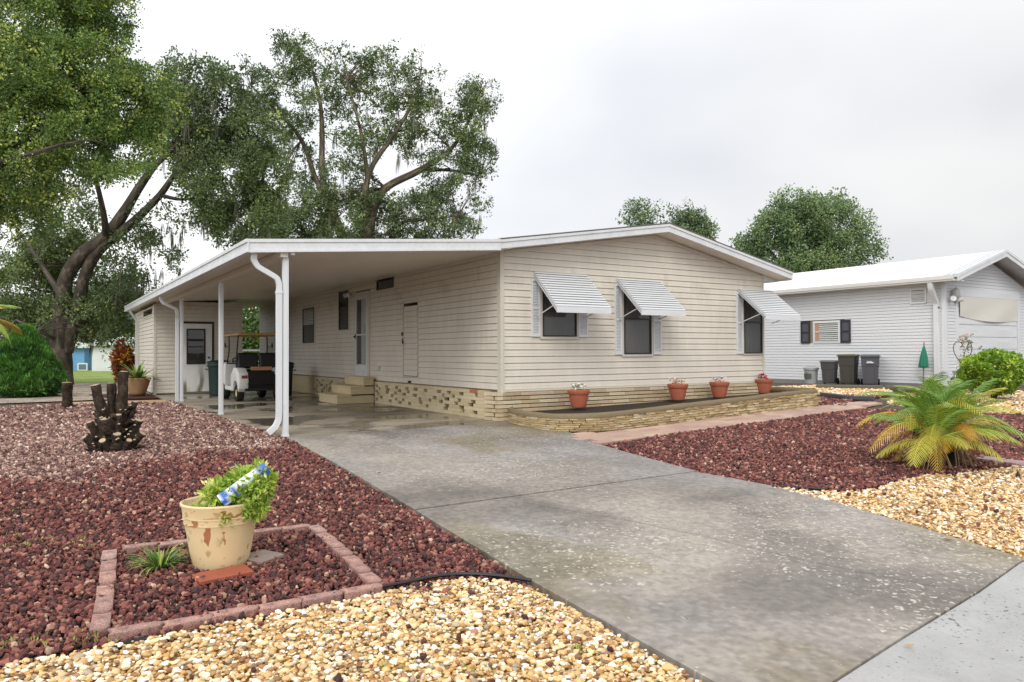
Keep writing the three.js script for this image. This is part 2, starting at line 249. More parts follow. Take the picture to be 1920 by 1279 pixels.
scatter('lava_gravel', 'dark red lava rock and wood chips covering the garden beds', [
  { p: lavaLeft, max: 1900, den: d => d < 7 ? 1900 : d < 11 ? 1400 : d < 16 ? 800 : 330, pile: .035 },
  { p: lavaRight, max: 1500, den: d => d < 10 ? 1500 : d < 13 ? 1200 : 700, pile: .04, dy: -.04, right: 1 },
  { p: [[8.6, 1.3], [10.4, .2], [13.4, -.5], [12.5, -1.7], [9.4, -.7], [8.2, .9]], max: 260, den: () => 260, right: 1 },
  { p: riverLeft, max: 11, den: () => 10, dy: .004, pile: .012 }, { p: [[-5.35, 7.42], [-4.98, 7.42], [-5.02, 7.62], [-5.3, 7.68]], max: 420, den: (d, x, z) => 420 * sst(.17, .05, Math.hypot(x + 5.17, (z - 7.55) * 1.2)), dy: -.012, pile: .05 }, { p: riverRight, max: 8, den: () => 7, dy: .0 },
], stoneGeo(1, 3.1, .55, .85), lavaM, { seed: 5, cat: 'gravel', size: (d, r) => mix(.016, .046, Math.pow(r(), 1.7)) * (d < 8 ? 1 : d < 12 ? 1.08 : d < 16 ? 1.4 : 2), col: (c, r, x, z, poly) => pick(!poly.right && r() < zoneMix(x, z) ? chipP : lavaP, r, c) });
scatter('river_gravel', 'yellow and cream river pebbles spread beside the driveway', [
  { p: riverLeft, max: 4200, den: () => 4200, pile: .03, dy: -.027 }, { p: riverRight, max: 2400, den: d => d < 8 ? 2400 : 1700, pile: .03 }, { p: [[10.7, 1.0], [9.9, 2.4], [12, 5], [19, 3], [19, -1.6], [14.5, -.9]], max: 190, den: () => 190 },
  { p: [[10.3, .15], [14.5, -1], [17.9, -3.3], [17.9, -6.2], [13.6, -6.3], [8.6, -1.2], [9.2, -.9], [12.5, -1.9]], max: 210, den: () => 210 },
], stoneGeo(2, 9.4, .22, .8), riverM, { seed: 9, cat: 'pebbles', lie: 1, size: (d, r) => mix(.014, .04, Math.pow(r(), 2.2)) * (r() < .015 ? 1.4 : 1) * (d > 15 ? 2.3 : d > 8 ? 1.2 : 1), col: (c, r) => pick(riverP, r, c) });
structure('bed_soil', polySheet(lavaLeft, -.052, .5), std('#6b4038', 1, { map: soilT }));
structure('bed_soil_001', polySheet(lavaRight, -.052, .5), std('#6b3833', 1, { map: soilT }));
structure('pebble_bed', polySheet(riverLeft, -.051, .5), std('#e0b070', 1, { map: grimeT }));
structure('pebble_bed_001', polySheet(riverRight, -.051, .5), std('#e0b070', 1, { map: grimeT }));
structure('pebble_bed_002', polySheet([[10.3, .15], [14.5, -1], [17.9, -3.3], [17.9, -6.2], [13.6, -6.3], [8.6, -1.2], [9.2, -.9], [12.5, -1.9]], -.05, .5), std('#d8c3a0', 1, { map: grimeT }));

structure('pebble_bed_003', polySheet([[10.7, 1.0], [9.9, 2.4], [12, 5], [19, 3], [19, -1.6], [14.5, -.9]], -.049, .5), std('#d8c3a0', 1, { map: grimeT }));

// paver walk in front of the planter
{
  const w = new THREE.Group(); w.name = 'walkway'; w.userData = { kind: 'structure', label: 'pinkish paver walk along the stone planter' }; scene.add(w);
  const base = part('bedding', polySheet([[-.22, 3.22], [-.14, 2.2], [.58, 2.15], [3.07, 1.75], [7.9, 1.0], [9.9, .5], [10.6, 1.0], [8.1, 1.85], [4, 2.55]], -.03, .5), std('#8e7466', 1, { map: grimeT }), w);
  const r = RNG(31), mats = ['#c4a392', '#b8968a', '#cdb09c', '#bda08f'].map(c => std(c, .75, { map: grimeT })); let n = 0;
  const poly = [[-.2, 3.22], [-.12, 2.24], [.6, 2.2], [3.07, 1.78], [7.95, 1.0], [9.9, .5], [10.5, 1.0], [8.1, 1.82], [4, 2.5]];
  const ux = V(.985, 0, -.17).normalize(), vx = V(.17, 0, .985).normalize(); const g0 = new RoundedBoxGeometry(.396, .05, .192, 1, .006);
  for (let j = -4; j < 9; j++) for (let i = -2; i < 30; i++) { const P = V(-.2, 0, 2.3).addScaledVector(ux, i * .402 + (j % 2 ? .2 : 0)).addScaledVector(vx, j * .198); if (!inPoly(P.x, P.z, poly) || n > 290) continue; n++; const o = part('paver', g0, mats[Math.floor(r() * 4)], w); o.position.set(P.x, G(P.z) - .022 + r() * .003, P.z); o.rotation.set(.03 * (P.z > 1 ? 1 : 0), Math.atan2(.17, .985), 0); }
}

// ───────────────────────── mobile home ─────────────────────────
const RX = 3.85, RYb = 3.68, LE = -.28, RE = 7.85, W = 7.31, S0 = .44, ZB = -18.4, ZF = .45;
const lineB = x => x < RX ? mix(3.03, RYb, (x - LE) / (RX - LE)) : mix(RYb, 2.88, (x - RX) / (RE - RX)); // underside of the rake boards
const invL = y => LE + (y - 3.03) / (RYb - 3.03) * (RX - LE), invR = y => RX + (RYb - y) / (RYb - 2.88) * (RE - RX);
const home = thing('mobile_home', 'beige double-wide mobile home with vinyl lap siding and low gable roof', 'house', [0, 0, 0]);
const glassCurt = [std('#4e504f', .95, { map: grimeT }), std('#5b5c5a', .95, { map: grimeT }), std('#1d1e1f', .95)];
function windowAt(parent, name, x0, x1, y0, y1, place, o = {}) { // double-hung, local wall coordinates, faces +Z
  const w = holder(name, parent, o.label), t = .028, fm = o.frame ?? M.bronze, my = o.mid ?? (y0 + y1) / 2;
  const trim = o.trim ?? .05; if (trim) part('casing', [b6(x0 - trim, x1 + trim, y1, y1 + trim, .004, .034), b6(x0 - trim, x1 + trim, y0 - trim, y0, .004, .04), b6(x0 - trim, x0, y0, y1, .004, .034), b6(x1, x1 + trim, y0, y1, .004, .034)].map(place), o.casing ?? M.trim, w);
  part('frame', [b6(x0, x1, y1 - t, y1, .006, .05), b6(x0, x1, y0, y0 + t, .006, .05), b6(x0, x0 + t, y0 + t, y1 - t, .006, .05), b6(x1 - t, x1, y0 + t, y1 - t, .006, .05), ...(my ? [b6(x0 + t, x1 - t, my - .018, my + .018, .008, .046)] : [])].map(place), fm, w);
  const cg = new THREE.PlaneGeometry(x1 - x0 - 2 * t, y1 - y0 - 2 * t, 40, 1); { const p = cg.attributes.position; for (let i = 0; i < p.count; i++) p.setZ(i, .011 + .004 * Math.sin(p.getX(i) * 55 + 1.3 * Math.sin(p.getX(i) * 13))); cg.computeVertexNormals(); } mv(cg, (x0 + x1) / 2, (y0 + y1) / 2, 0);
  part('curtain_or_backing', place(cg), o.curtain_or_backing ?? glassCurt[0], w);
  const panes = my ? [[y0 + t, my - .018, .026], [my + .018, y1 - t, .034]] : [[y0 + t, y1 - t, .03]];
  for (const [a, b, z] of panes) { const g = new THREE.PlaneGeometry(x1 - x0 - 2 * t, b - a); mv(g, (x0 + x1) / 2, (a + b) / 2, z); part('pane', place(g), M.glass, w); }
  return w;
}
const idp = g => g, sideP = g => { g.rotateY(-Math.PI / 2); return g; };
{
  // core walls just behind the boards
  part('wall_core', [prism([[.55, S0 - .02], [W - .02, S0 - .02], [W - .02, lineB(W)], [RX, RYb + .02], [.55, lineB(.55)]], ZB, -.006), b6(.02, .55, S0 - .02, 3.05, ZB, -4.41), b6(.02, .55, S0 - .02, 3.05, -3.61, -.006), b6(.02, .55, S0 - .02, .62, -4.41, -3.61), b6(.02, .55, 2.33, 3.05, -4.41, -3.61)], M.vinylBack, home);   // leaves the closet open behind its door
  // front boards
  const holesF = [[.9, 1.75, 1.47, 2.5], [2.94, 3.73, 1.12, 2.5], [6.59, 7.26, 1.12, 2.5]];
  sideWall(home, 'siding_board', S0 + .02, 26, y => y > lineB(0) ? Math.max(.05, invL(y)) : .05, y => y > lineB(W) ? Math.min(W - .03, invR(y)) : W - .03, holesF, M.vinyl, idp);
  part('starter_strip', b6(0.05, W, S0 - .005, S0 + .03, .002, .014), M.trim, home);
  // carport-side boards (u = world z)
  const holesS = [[-12.5, -11.2, 1.47, 2.66], [-8.94, -8.1, 1.8, 2.94], [-7.62, -6.56, .5, 2.78], [-6.06, -4.9, 2.74, 3.02], [-4.42, -3.6, .6, 2.34]];
  sideWall(home, 'siding_board', S0 + .02, 21, () => ZB, () => -.05, holesS, M.vinyl, sideP);
  // corner posts
  part('corner_post', [b6(-.03, .055, S0 - .03, lineB(0), .001, .03), b6(-.03, 0, S0 - .03, lineB(0), -.09, .001)], M.trim, home);
  part('corner_post', [b6(W - .035, W + .02, S0 - .03, lineB(W), 0, .024)], M.trim, home);
  part('wall_core', [b6(W - .02, W + .006, S0, lineB(W) - .01, ZB, -.006)], M.vinyl, home);
  // frieze under the carport ceiling and under the rakes
  part('frieze', b6(-.034, -.004, 2.975, 3.062, ZB, -.09), M.trim, home);
  for (const [a, b] of [[0.06, RX], [RX, W]]) part('frieze', prism([[a, lineB(a) - .075], [b, lineB(b) - .075], [b, lineB(b) - .02], [a, lineB(a) - .02]], .004, .03), M.trim, home);
  // roof planes, rake boards, soffits
  const roofSlab = (a, b, t0, t1, z0, z1) => prism([[a, lineB(a) + t0], [b, lineB(b) + t0], [b, lineB(b) + t1], [a, lineB(a) + t1]], z0, z1);
  const roof = holder('roof', home);
  for (const [a, b] of [[LE, RX], [RX, RE]]) {
    part('roof_panel', roofSlab(a, b, .165, .19, ZB - .3, ZF + .015), M.shingle, roof);
    part('rake_board', roofSlab(a, b, .115, .164, ZF - .03, ZF + .012), M.white, roof);
    part('rake_board', roofSlab(a, b, 0, .118, ZF - .034, ZF - .006), M.white, roof);
    part('soffit', roofSlab(a, b, .004, .02, 0, ZF - .034), M.ceil, roof);
  }
  part('eave_fascia', [b6(RE - .02, RE, 2.86, 3.04, ZB - .3, ZF - .036)], M.white, roof);
  part('eave_soffit', [prism([[W + .012, 2.85], [RE - .022, 2.85], [RE - .022, 2.884], [W + .012, lineB(W) - .004]], ZB, .015)], M.white, roof);
  // front windows
  const shutter = (x0, x1, y0, y1) => {
    const s = holder('shutter', home), n = Math.round((y1 - y0 - .16) / .03);
    part('shutter_frame', [b6(x0, x0 + .03, y0, y1, .004, .042), b6(x1 - .03, x1, y0, y1, .004, .042), b6(x0 + .03, x1 - .03, y0, y0 + .05, .004, .042), b6(x0 + .03, x1 - .03, y1 - .05, y1, .004, .042), b6(x0 + .03, x1 - .03, (y0 + y1) / 2 - .025, (y0 + y1) / 2 + .025, .004, .042), b6(x0 + .02, x1 - .02, y0 + .02, y1 - .02, .003, .012)], M.white, s);
    const L = []; for (let i = 0; i < n; i++) { const y = y0 + .065 + i * .03; if (Math.abs(y - (y0 + y1) / 2) < .035) continue; const g = bx(x1 - x0 - .06, .028, .006); g.rotateX(-.7); mv(g, (x0 + x1) / 2, y, .026); L.push(g); } part('louvers', L, M.white, s).userData.kind = 'stuff';
  };
  windowAt(home, 'window', .915, 1.73, 1.475, 2.5, idp, { mid: 1.99, curtain_or_backing: glassCurt[0] });
  windowAt(home, 'window', 2.955, 3.71, 1.125, 2.5, idp, { mid: 1.86, curtain_or_backing: glassCurt[1] });
  windowAt(home, 'window', 6.61, 7.24, 1.125, 2.5, idp, { mid: 1.86, curtain_or_backing: glassCurt[0], trim: .03 });
  shutter(.665, .86, 1.47, 2.58); shutter(1.785, 2.01, 1.47, 2.58); shutter(2.72, 2.9, 1.12, 2.58); shutter(3.77, 4.0, 1.12, 2.58); shutter(6.375, 6.575, 1.12, 2.56);
  // aluminium slat awnings
  const awn = (x0, x1, yt, yb, zt) => {
    const a = holder('awning', home), n = 14, wd = x1 - x0, ang = Math.atan2(yt - yb, zt);
    const g = new THREE.BufferGeometry(); { // one formed slat: flat pan with a rolled step
      const pr = [[0, .006], [.006, .012], [.05, .012], [.054, .006], [.054, -.004]], P = []; const q = (a1, b1) => { P.push(0, a1[1], a1[0], wd, a1[1], a1[0], wd, b1[1], b1[0], 0, a1[1], a1[0], wd, b1[1], b1[0], 0, b1[1], b1[0]); };
      const th = .002, out = pr, inn = pr.map(p => [p[0], p[1] - th]).reverse(), ring = [...out, ...inn]; for (let i = 0; i < ring.length; i++) q(ring[(i + 1) % ring.length], ring[i]);
      g.setAttribute('position', new THREE.Float32BufferAttribute(P, 3)); g.computeVertexNormals(); g.setAttribute('uv', new THREE.Float32BufferAttribute(new Float32Array(P.length / 3 * 2), 2));
    }
    const len = Math.hypot(yt - yb, zt), step = len / n, nx = Math.sin(ang), ny = Math.cos(ang);
    for (let i = 0; i < n; i++) { const o = part('slat', g, M.awning, a); const t = i * step; o.position.set(x0, yt - t * Math.sin(ang), .02 + t * Math.cos(ang)); o.rotation.x = ang; o.scale.z = step / .066 * .8; const u = part('slat', g, M.awning, a), t2 = t + step * .52; u.position.set(x0, yt - t2 * Math.sin(ang) - .085 * ny, .02 + t2 * Math.cos(ang) - .085 * nx); u.rotation.x = ang; u.scale.z = step / .066 * 1.2; }   // upper pans with spaced lower pans under the gaps
    part('valance', [b6(x0 - .003, x1 + .003, yb - .1, yb + .012, zt - .004, zt + .016)], M.white, a);
    for (const x of [x0 + .01, x1 - .01]) { const rl = bx(.018, .022, len); rl.rotateX(ang); mv(rl, x, (yt + yb) / 2 - .02, zt / 2 + .012); part('side_rail', rl, M.awning, a); }
    for (const x of [x0 + .05, x1 - .05]) { const p0 = V(x, yb - .14, .05), p1 = V(x, yb + .06, zt * .86); part('brace', tube([p0, p0.clone().lerp(p1, .5), p1], [.011, .011, .011], 6, 1), M.white, a); }
  };
  M.awning = std('#e6e8ea', .4, { map: grimeT });
  awn(.73, 2.0, 2.71, 2.0, .76); awn(2.78, 3.98, 2.69, 2.0, .76); awn(6.42, 7.62, 2.63, 1.98, .8);
  // carport-side windows and doors (u = z)
  { const w = windowAt(home, 'window', -12.45, -11.25, 1.5, 2.62, sideP, { mid: 2.06, curtain_or_backing: glassCurt[2], trim: .09 }), bl = []; for (let i = 0; i < 11; i++) bl.push(sideP(mv(rot(bx(1.12, .034, .003), -.5), -11.85, 2.11 + i * .045, .021))); part('blind', bl, std('#c9c9c4', .7), w).userData.kind = 'stuff'; }
  windowAt(home, 'window', -8.9, -8.14, 1.83, 2.93, sideP, { mid: 2.36, curtain_or_backing: glassCurt[2], trim: .05 });
  windowAt(home, 'window', -6.02, -4.94, 2.76, 2.98, sideP, { mid: 0, curtain_or_backing: glassCurt[2], trim: .045 });
  const door = holder('door', home, 'white aluminium storm door with two glass panels');
  part('casing', [b6(-7.62, -7.56, .48, 2.8, .004, .045), b6(-6.62, -6.56, .48, 2.8, .004, .045), b6(-7.56, -6.62, 2.72, 2.8, .004, .045)].map(sideP), M.trim, door);
  part('door_leaf', b6(-7.555, -6.625, .5, 2.715, -.004, .012), std('#b9bcb8', .6, { map: grimeT }), door).geometry.rotateY(-Math.PI / 2);
  part('storm_frame', [b6(-7.555, -7.45, .5, 2.715, .03, .06), b6(-6.73, -6.625, .5, 2.715, .03, .06), b6(-7.45, -6.73, 2.61, 2.715, .03, .06), b6(-7.45, -6.73, .5, .86, .03, .058), b6(-7.45, -6.73, 1.64, 1.68, .03, .058)].map(sideP), M.whiteMatte, door);
  for (const [a, b] of [[.86, 1.64], [1.68, 2.61]]) { const g = new THREE.PlaneGeometry(.72, b - a); mv(g, -7.09, (a + b) / 2, .045); part('pane', sideP(g), M.glass, door); }
  part('curtain_or_backing', [sideP(b6(-7.45, -7.18, .88, 2.6, .014, .02))], std('#3a3936', .9), door);  // dark strip of backing; its colour imitates shade behind the glass
  part('handle', [sideP(rb(.05, .05, .05, .015, -7.5, 1.62, .085)), sideP(b6(-7.52, -7.48, 1.55, 1.69, .06, .07))], M.black, door);
  const ud = holder('utility_door', home, 'siding-clad closet door with a dark gap along its top');
  
  part('door_core', sideP(b6(-4.395, -3.66, .63, 2.26, -.03, -.004)), M.vinylBack, ud);
  for (let i = 0; i < 13; i++) part('siding_board', sideP(boardGeo(.63 + i * .125, .125, () => -4.395, () => -3.66)), M.vinyl, ud);
  part('casing', [b6(-4.45, -4.405, .6, 2.4, .004, .026), b6(-4.45, -3.57, 2.33, 2.4, .004, .026), b6(-3.615, -3.57, .6, 2.33, .004, .02), b6(-4.41, -3.61, .6, .625, .004, .022)].map(sideP), M.trim, ud);
  part('hasp', [sideP(rb(.06, .09, .03, .01, -4.43, 1.62, .04)), sideP(rb(.045, .07, .03, .01, -4.4, 1.42, .04)), sideP(rb(.03, .1, .015, .005, -4.43, 1.47, .035))], M.bronze, ud);
  const fl = holder('flood_light', home); part('mount', sideP(mv(rot(cyl(.06, .06, .04, 0, -.02, 0, 14), Math.PI / 2), -7.98, 2.8, .03)), M.whiteMatte, fl);
  for (const s of [-1, 1]) { const g = new THREE.LatheGeometry([[.0, 0], [.035, 0], [.04, .05], [.065, .12], [.06, .125], [0, .1]].map(p => new THREE.Vector2(...p)), 14); g.rotateX(1.9); g.rotateY(s * .7); part('lamp_head', sideP(mv(g, -7.98 + s * .07, 2.8, .07)), M.whiteMatte, fl); }
  part('outlet_cover', sideP(rb(.09, .12, .05, .012, -5.9, .79, .035)), M.whiteMatte, home);
  for (const z of [-6.4, -4.0]) part('pipe_stub', sideP(mv(rot(cyl(.028, .028, .06, 0, 0, 0, 10), Math.PI / 2), z, .5, .02)), M.bronze, home);
}
// skirting: long thin brick on the front, pierced painted brick beside the carport
{
  const r = RNG(12), tones = ['#dcc8a4', '#cfb994', '#e4d3b2', '#c4ae8c', '#d8bca4'].map(c => std(c, .85, { map: grimeT, bumpMap: concB, bumpScale: .006 }));
  const paint = ['#e2d1aa', '#dbc8a0', '#e6d6b2'].map(c => std(c, .7, { map: grimeT, bumpMap: concB, bumpScale: .004 })), jt = std('#5a4f3c', 1), raw = std('#b5765a', .9, { map: grimeT });
  const fs = holder('front_skirt', home, 'tan thin-brick skirting with dark joints'), ch = .0765;
  part('mortar', b6(.02, W - .02, -.3, S0 - .01, -.03, .035), jt, fs);
  for (let j = 0; j < 7; j++) { let x = -.02 - (j % 2) * .2; while (x < W) { const L = mix(.34, .46, r()), a = Math.max(x, .0), b = Math.min(x + L - .009, W); if (b - a > .04) { const o = part('brick', box01, tones[Math.floor(r() * 5)], fs); o.scale.set(b - a, ch - .017, .06 + r() * .014); o.position.set((a + b) / 2, -.1 + ch * (j + .5), .045); o.rotation.y = (r() - .5) * .012; } x += L; } }
  // rounded brick pier at the corner
  for (let j = 0; j < 7; j++) { const y = -.1 + ch * (j + .5); for (const [x, z, l, turn] of [[-.02, -.06, .2, 0], [-.1, -.3, .26, -Math.PI / 2 + .22], [-.06, -.02 - .1, .16, -.8]]) { if (x === -.06 && j % 2) continue; const o = part('brick', box01, tones[Math.floor(r() * 3)], fs); o.scale.set(l, ch - .012, .1); o.position.set(x, y, z + .08); o.rotation.y = turn + (r() - .5) * .04; } }
  const ss = holder('side_skirt', home, 'cream painted brick skirting pierced with small openings'), h2 = .068;
  part('rear_skirt', [b6(W - .1, W - .02, -.3, S0, -18.3, -.05), b6(.02, W - .1, -.3, S0, -18.38, -18.3)], paint[1], ss);   // closes the crawl space
  const g0 = new RoundedBoxGeometry(1, 1, 1, 1, .03);
  for (let j = 0; j < 8; j++) for (const [za, zb] of [[-.42, -6.1], [-7.5, -11.2]]) {
    let z = za; while (z > zb) {
      const solid = j === 0 || j === 7, L = mix(.26, .5, r()) + (j % 2) * .05, gap = solid ? .003 : (r() < .66 ? mix(.12, .24, r()) : .004); const e = Math.max(zb, z - L);
      const o = part('brick', g0, (z > -1.3 && r() < .18 && j > 4) ? raw : paint[Math.floor(r() * 3)], ss); o.scale.set(.1, h2 - .0015, z - e); o.position.set(-.02 + (r() - .5) * .004, -.1 + h2 * (j + .5), (z + e) / 2); z = e - gap;
    }
  }
  part('backing', b6(-.06, .03, -.3, S0, -18.3, -11.2), paint[1], ss);
}
// steps to the storm door
{
  const st = thing('entry_steps', 'cream painted masonry steps leading up to the storm door', 'steps', [0, 0, 0]), m = std('#dfcda6', .8, { map: grimeT, bumpMap: concB, bumpScale: .006 });
  const hs = [[-1.05, .1], [-.7, .32], [-.36, .54]]; let y0 = -.1;
  hs.forEach(([x, y], i) => { part('step', [uvBox(rb(-x - .075, y - y0 - .002, 1.4, .012, (x - .075) / 2, (y + y0) / 2, -6.82)), uvBox(rb(.4, .05, 1.46, .012, x + .18, y + .0, -6.82))], m, st); y0 = y + .026; });
}

// ───────────────────────── carport and shed ─────────────────────────
const rise = z => .0055 * (.5 - z);                                   // the roof edge climbs a little to the back
{
  const cp = thing('carport', 'white aluminium carport roof on slim posts beside the beige home', 'carport', [0, 0, 0]);
  const top = x => mix(3.2, 2.86, (x - LE) / (-4.63 - LE)), und = x => mix(3.05, 2.70, (x - 0) / (-4.6));
  const sheared = g => { const p = g.attributes.position; for (let i = 0; i < p.count; i++) p.setY(i, p.getY(i) + rise(p.getZ(i)) * clamp(-p.getX(i) / 4.63)); g.computeVertexNormals(); return g; };
  const zr = -19.75, seg = (pts, z0, z1) => sheared(prism(pts, z0, z1));
  for (let i = 0; i < 68; i++) { const a = .42 - i * .2965, b = a - .29; part('ceiling_panel', seg([[-4.56, und(-4.56)], [-.035, und(-.035)], [-.035, und(-.035) + .02], [-4.56, und(-4.56) + .02]], b, a), M.ceil, cp); }
  part('roof_deck', seg([[-4.62, top(-4.62) - .06], [LE, top(LE) - .06], [LE, top(LE) - .01], [-4.62, top(-4.62) - .01]], zr, .44), M.white, cp);
  part('front_fascia', [seg([[-4.63, top(-4.63) - .19], [LE, top(LE) - .19], [LE, top(LE) - .045], [-4.63, top(-4.63) - .045]], .44, .462), seg([[-4.63, top(-4.63) - .05], [LE, top(LE) - .05], [LE, top(LE)], [-4.63, top(-4.63)]], .44, .478), seg([[-4.63, top(-4.63) - .2], [LE, top(LE) - .2], [LE, top(LE) - .165], [-4.63, top(-4.63) - .165]], .42, .474)], M.gutterWhite, cp);
  part('gutter', [seg([[-4.655, 2.665], [-4.63, 2.665], [-4.63, 2.81], [-4.655, 2.81]], zr, .478), seg([[-4.675, 2.81], [-4.63, 2.81], [-4.63, 2.86], [-4.675, 2.86]], zr, .482), seg([[-4.67, 2.66], [-4.56, 2.66], [-4.56, 2.695], [-4.67, 2.695]], zr, .47)], M.gutterWhite, cp);
  part('rear_fascia', [seg([[-4.63, 2.66], [LE, 3.0], [LE, 3.18], [-4.63, 2.84]], zr - .02, zr)], M.gutterWhite, cp);
  part('beam', sheared(b6(-4.155, -4.045, 2.63, 2.73, -13.55, .41)), M.ceil, cp);
  part('beam_cap', b6(-4.0, -3.94, 2.67, 2.75, .36, .42), M.gutterWhite, cp);
  for (const z of [.32, -4.6, -9.95]) { const p = holder('post', cp); const h = 2.635 + rise(z); part('shaft', [rb(.085, h + .1, .085, .006, -4.06, (h - .1) / 2, z)], M.gutterWhite, p); part('rib', [b6(-4.08, -4.04, -.08, h - .01, z + .042, z + .047), b6(-4.107, -4.103, -.08, h - .01, z - .02, z + .02)], M.gutterWhite, p); part('foot_plate', rb(.1, .03, .1, .004, -4.06, -.086, z), M.gutterWhite, p); }
  const ds = (z, x0, x1, yT, yB, kick, full = true) => {
    const d = holder('downspout', cp);
    part('elbow', sweepRect([V(x0, yT + .02, z), V(x0, yT - .09, z), V(x0 + .06, yT - .19, z), V(mix(x0, x1, .55), yT - .27, z), V(x1 - .035, yT - .35, z), V(x1, yT - .45, z), V(x1, yT - .53, z)], .07, .075, V(0, 0, 1)), M.gutterWhite, d);
    part('pipe', [sweepRect([V(x1, full ? yT - .52 : yT - .6, z), V(x1, yB, z)], .078, .082, V(0, 0, 1), false), b6(x1 - .048, x1 + .048, yT - .58, yT - .55, z - .045, z + .045), ...[-.02, .02].map(k => b6(x1 + k - .004, x1 + k + .004, yB, yT - .6, z + .037, z + .042))], M.gutterWhite, d);
    if (kick) part('outlet', sweepRect([V(x1, yB + .01, z), V(x1 - .01, yB - .1, z), V(x1 - .06, yB - .2, z + .01), V(x1 - .17, yB - .29, z + .03)], .075, .08, V(0, 0, 1)), M.gutterWhite, d);
  };
  ds(.34, -4.53, -4.16, 2.66, .26, true); ds(-9.95, -4.57, -4.17, 2.72, -.1, false, false); ds(-18.0, -4.6, -4.4, 2.76, -.1, false);
}
{
  const sh = thing('storage_shed', 'beige vinyl storage shed closing the rear of the carport', 'shed', [0, 0, 0]);
  const zf = -13.6, x0 = -4.32, x1 = -1.72, zb = -19.4, roofY = x => mix(3.05, 2.70, x / -4.6) + rise(-13.6);
  part('wall_core', [b6(x0 + .6, x1 - .02, -.08, 2.72, zb, zf - .006), b6(x0 + .02, x0 + .6, -.08, 2.42, zb, zf - .006), b6(x0 + .02, x0 + .6, 2.62, 2.72, zb, zf - .006), b6(x0 + .02, x0 + .6, 2.42, 2.62, zb, -16.6), b6(x0 + .02, x0 + .6, 2.42, 2.62, -14.1, zf - .006)], M.vinylBack, sh);
  const pf = g => { g.translate(0, 0, zf); return g; }, pl = g => { g.rotateY(-Math.PI / 2); g.translate(x0, 0, 0); return g; }, pr = g => { g.rotateY(Math.PI / 2); g.translate(x1, 0, 0); return g; };
  sideWall(sh, 'siding_board', -.06, 23, () => x0 + .05, () => x1 - .04, [[-3.68, -2.62, -.2, 2.2]], M.vinyl, pf);
  sideWall(sh, 'siding_board', -.06, 22, () => zb, () => zf - .05, [[-16.6, -14.1, 2.4, 2.64]], M.vinyl, pl);
  sideWall(sh, 'siding_board', -.06, 23, () => -zf + .04, () => -zb, [], M.vinyl, pr);
  part('corner_post', [b6(x0 - .02, x0 + .06, -.1, 2.73, zf - .08, zf + .024)], M.trim, sh); part('corner_post', b6(x1 - .06, x1 + .02, -.1, 2.8, zf - .06, zf + .022), M.trim, sh);
  part('vent_frame', [b6(x0 - .03, x0 - .004, 2.38, 2.42, -16.65, -14.05), b6(x0 - .03, x0 - .004, 2.62, 2.66, -16.65, -14.05)], M.trim, sh);
  const d = holder('door', sh, 'stained white shed door with a dark window');
  const rustT = tex(256, 512, (u, v) => { const s = sst(.5, .8, fb(u, v * .5, 6, 6)) * sst(.55, .0, v) * 110 + 25 * (fb(u, v, 5, 5) - .5); return [226 - s, 226 - s * 1.05, 222 - s * 1.15]; });
  part('door_frame', [b6(-3.68, -3.6, -.1, 2.2, zf + .002, zf + .03), b6(-2.64, -2.58, -.1, 2.2, zf + .002, zf + .03), b6(-3.6, -2.64, 2.13, 2.2, zf + .002, zf + .03)], M.bronze, d);
  { const g = new THREE.BoxGeometry(.96, 2.16, .03); mv(g, -3.12, 1.05, zf + .004); part('door_leaf', g, std('#ffffff', .6, { map: rustT }), d); }
  part('window_frame', [b6(-3.4, -2.84, .84, .88, zf + .02, zf + .04), b6(-3.4, -2.84, 1.93, 1.97, zf + .02, zf + .04), b6(-3.4, -3.36, .88, 1.93, zf + .02, zf + .04), b6(-2.88, -2.84, .88, 1.93, zf + .02, zf + .04), b6(-3.36, -2.88, 1.38, 1.41, zf + .02, zf + .038)], M.bronze, d);
  part('curtain_or_backing', b6(-3.36, -2.88, .88, 1.93, zf + .019, zf + .022), std('#35342f', .9), d);  // dark backing sheet, coloured to stand in for the unlit shed interior
  { const g = new THREE.PlaneGeometry(.48, 1.05); mv(g, -3.12, 1.405, zf + .03); part('pane', g, M.glass, d); }
  part('knob', [mv(new THREE.SphereGeometry(.035, 12, 8), -2.74, 1.05, zf + .06)], M.bronze, d);
}
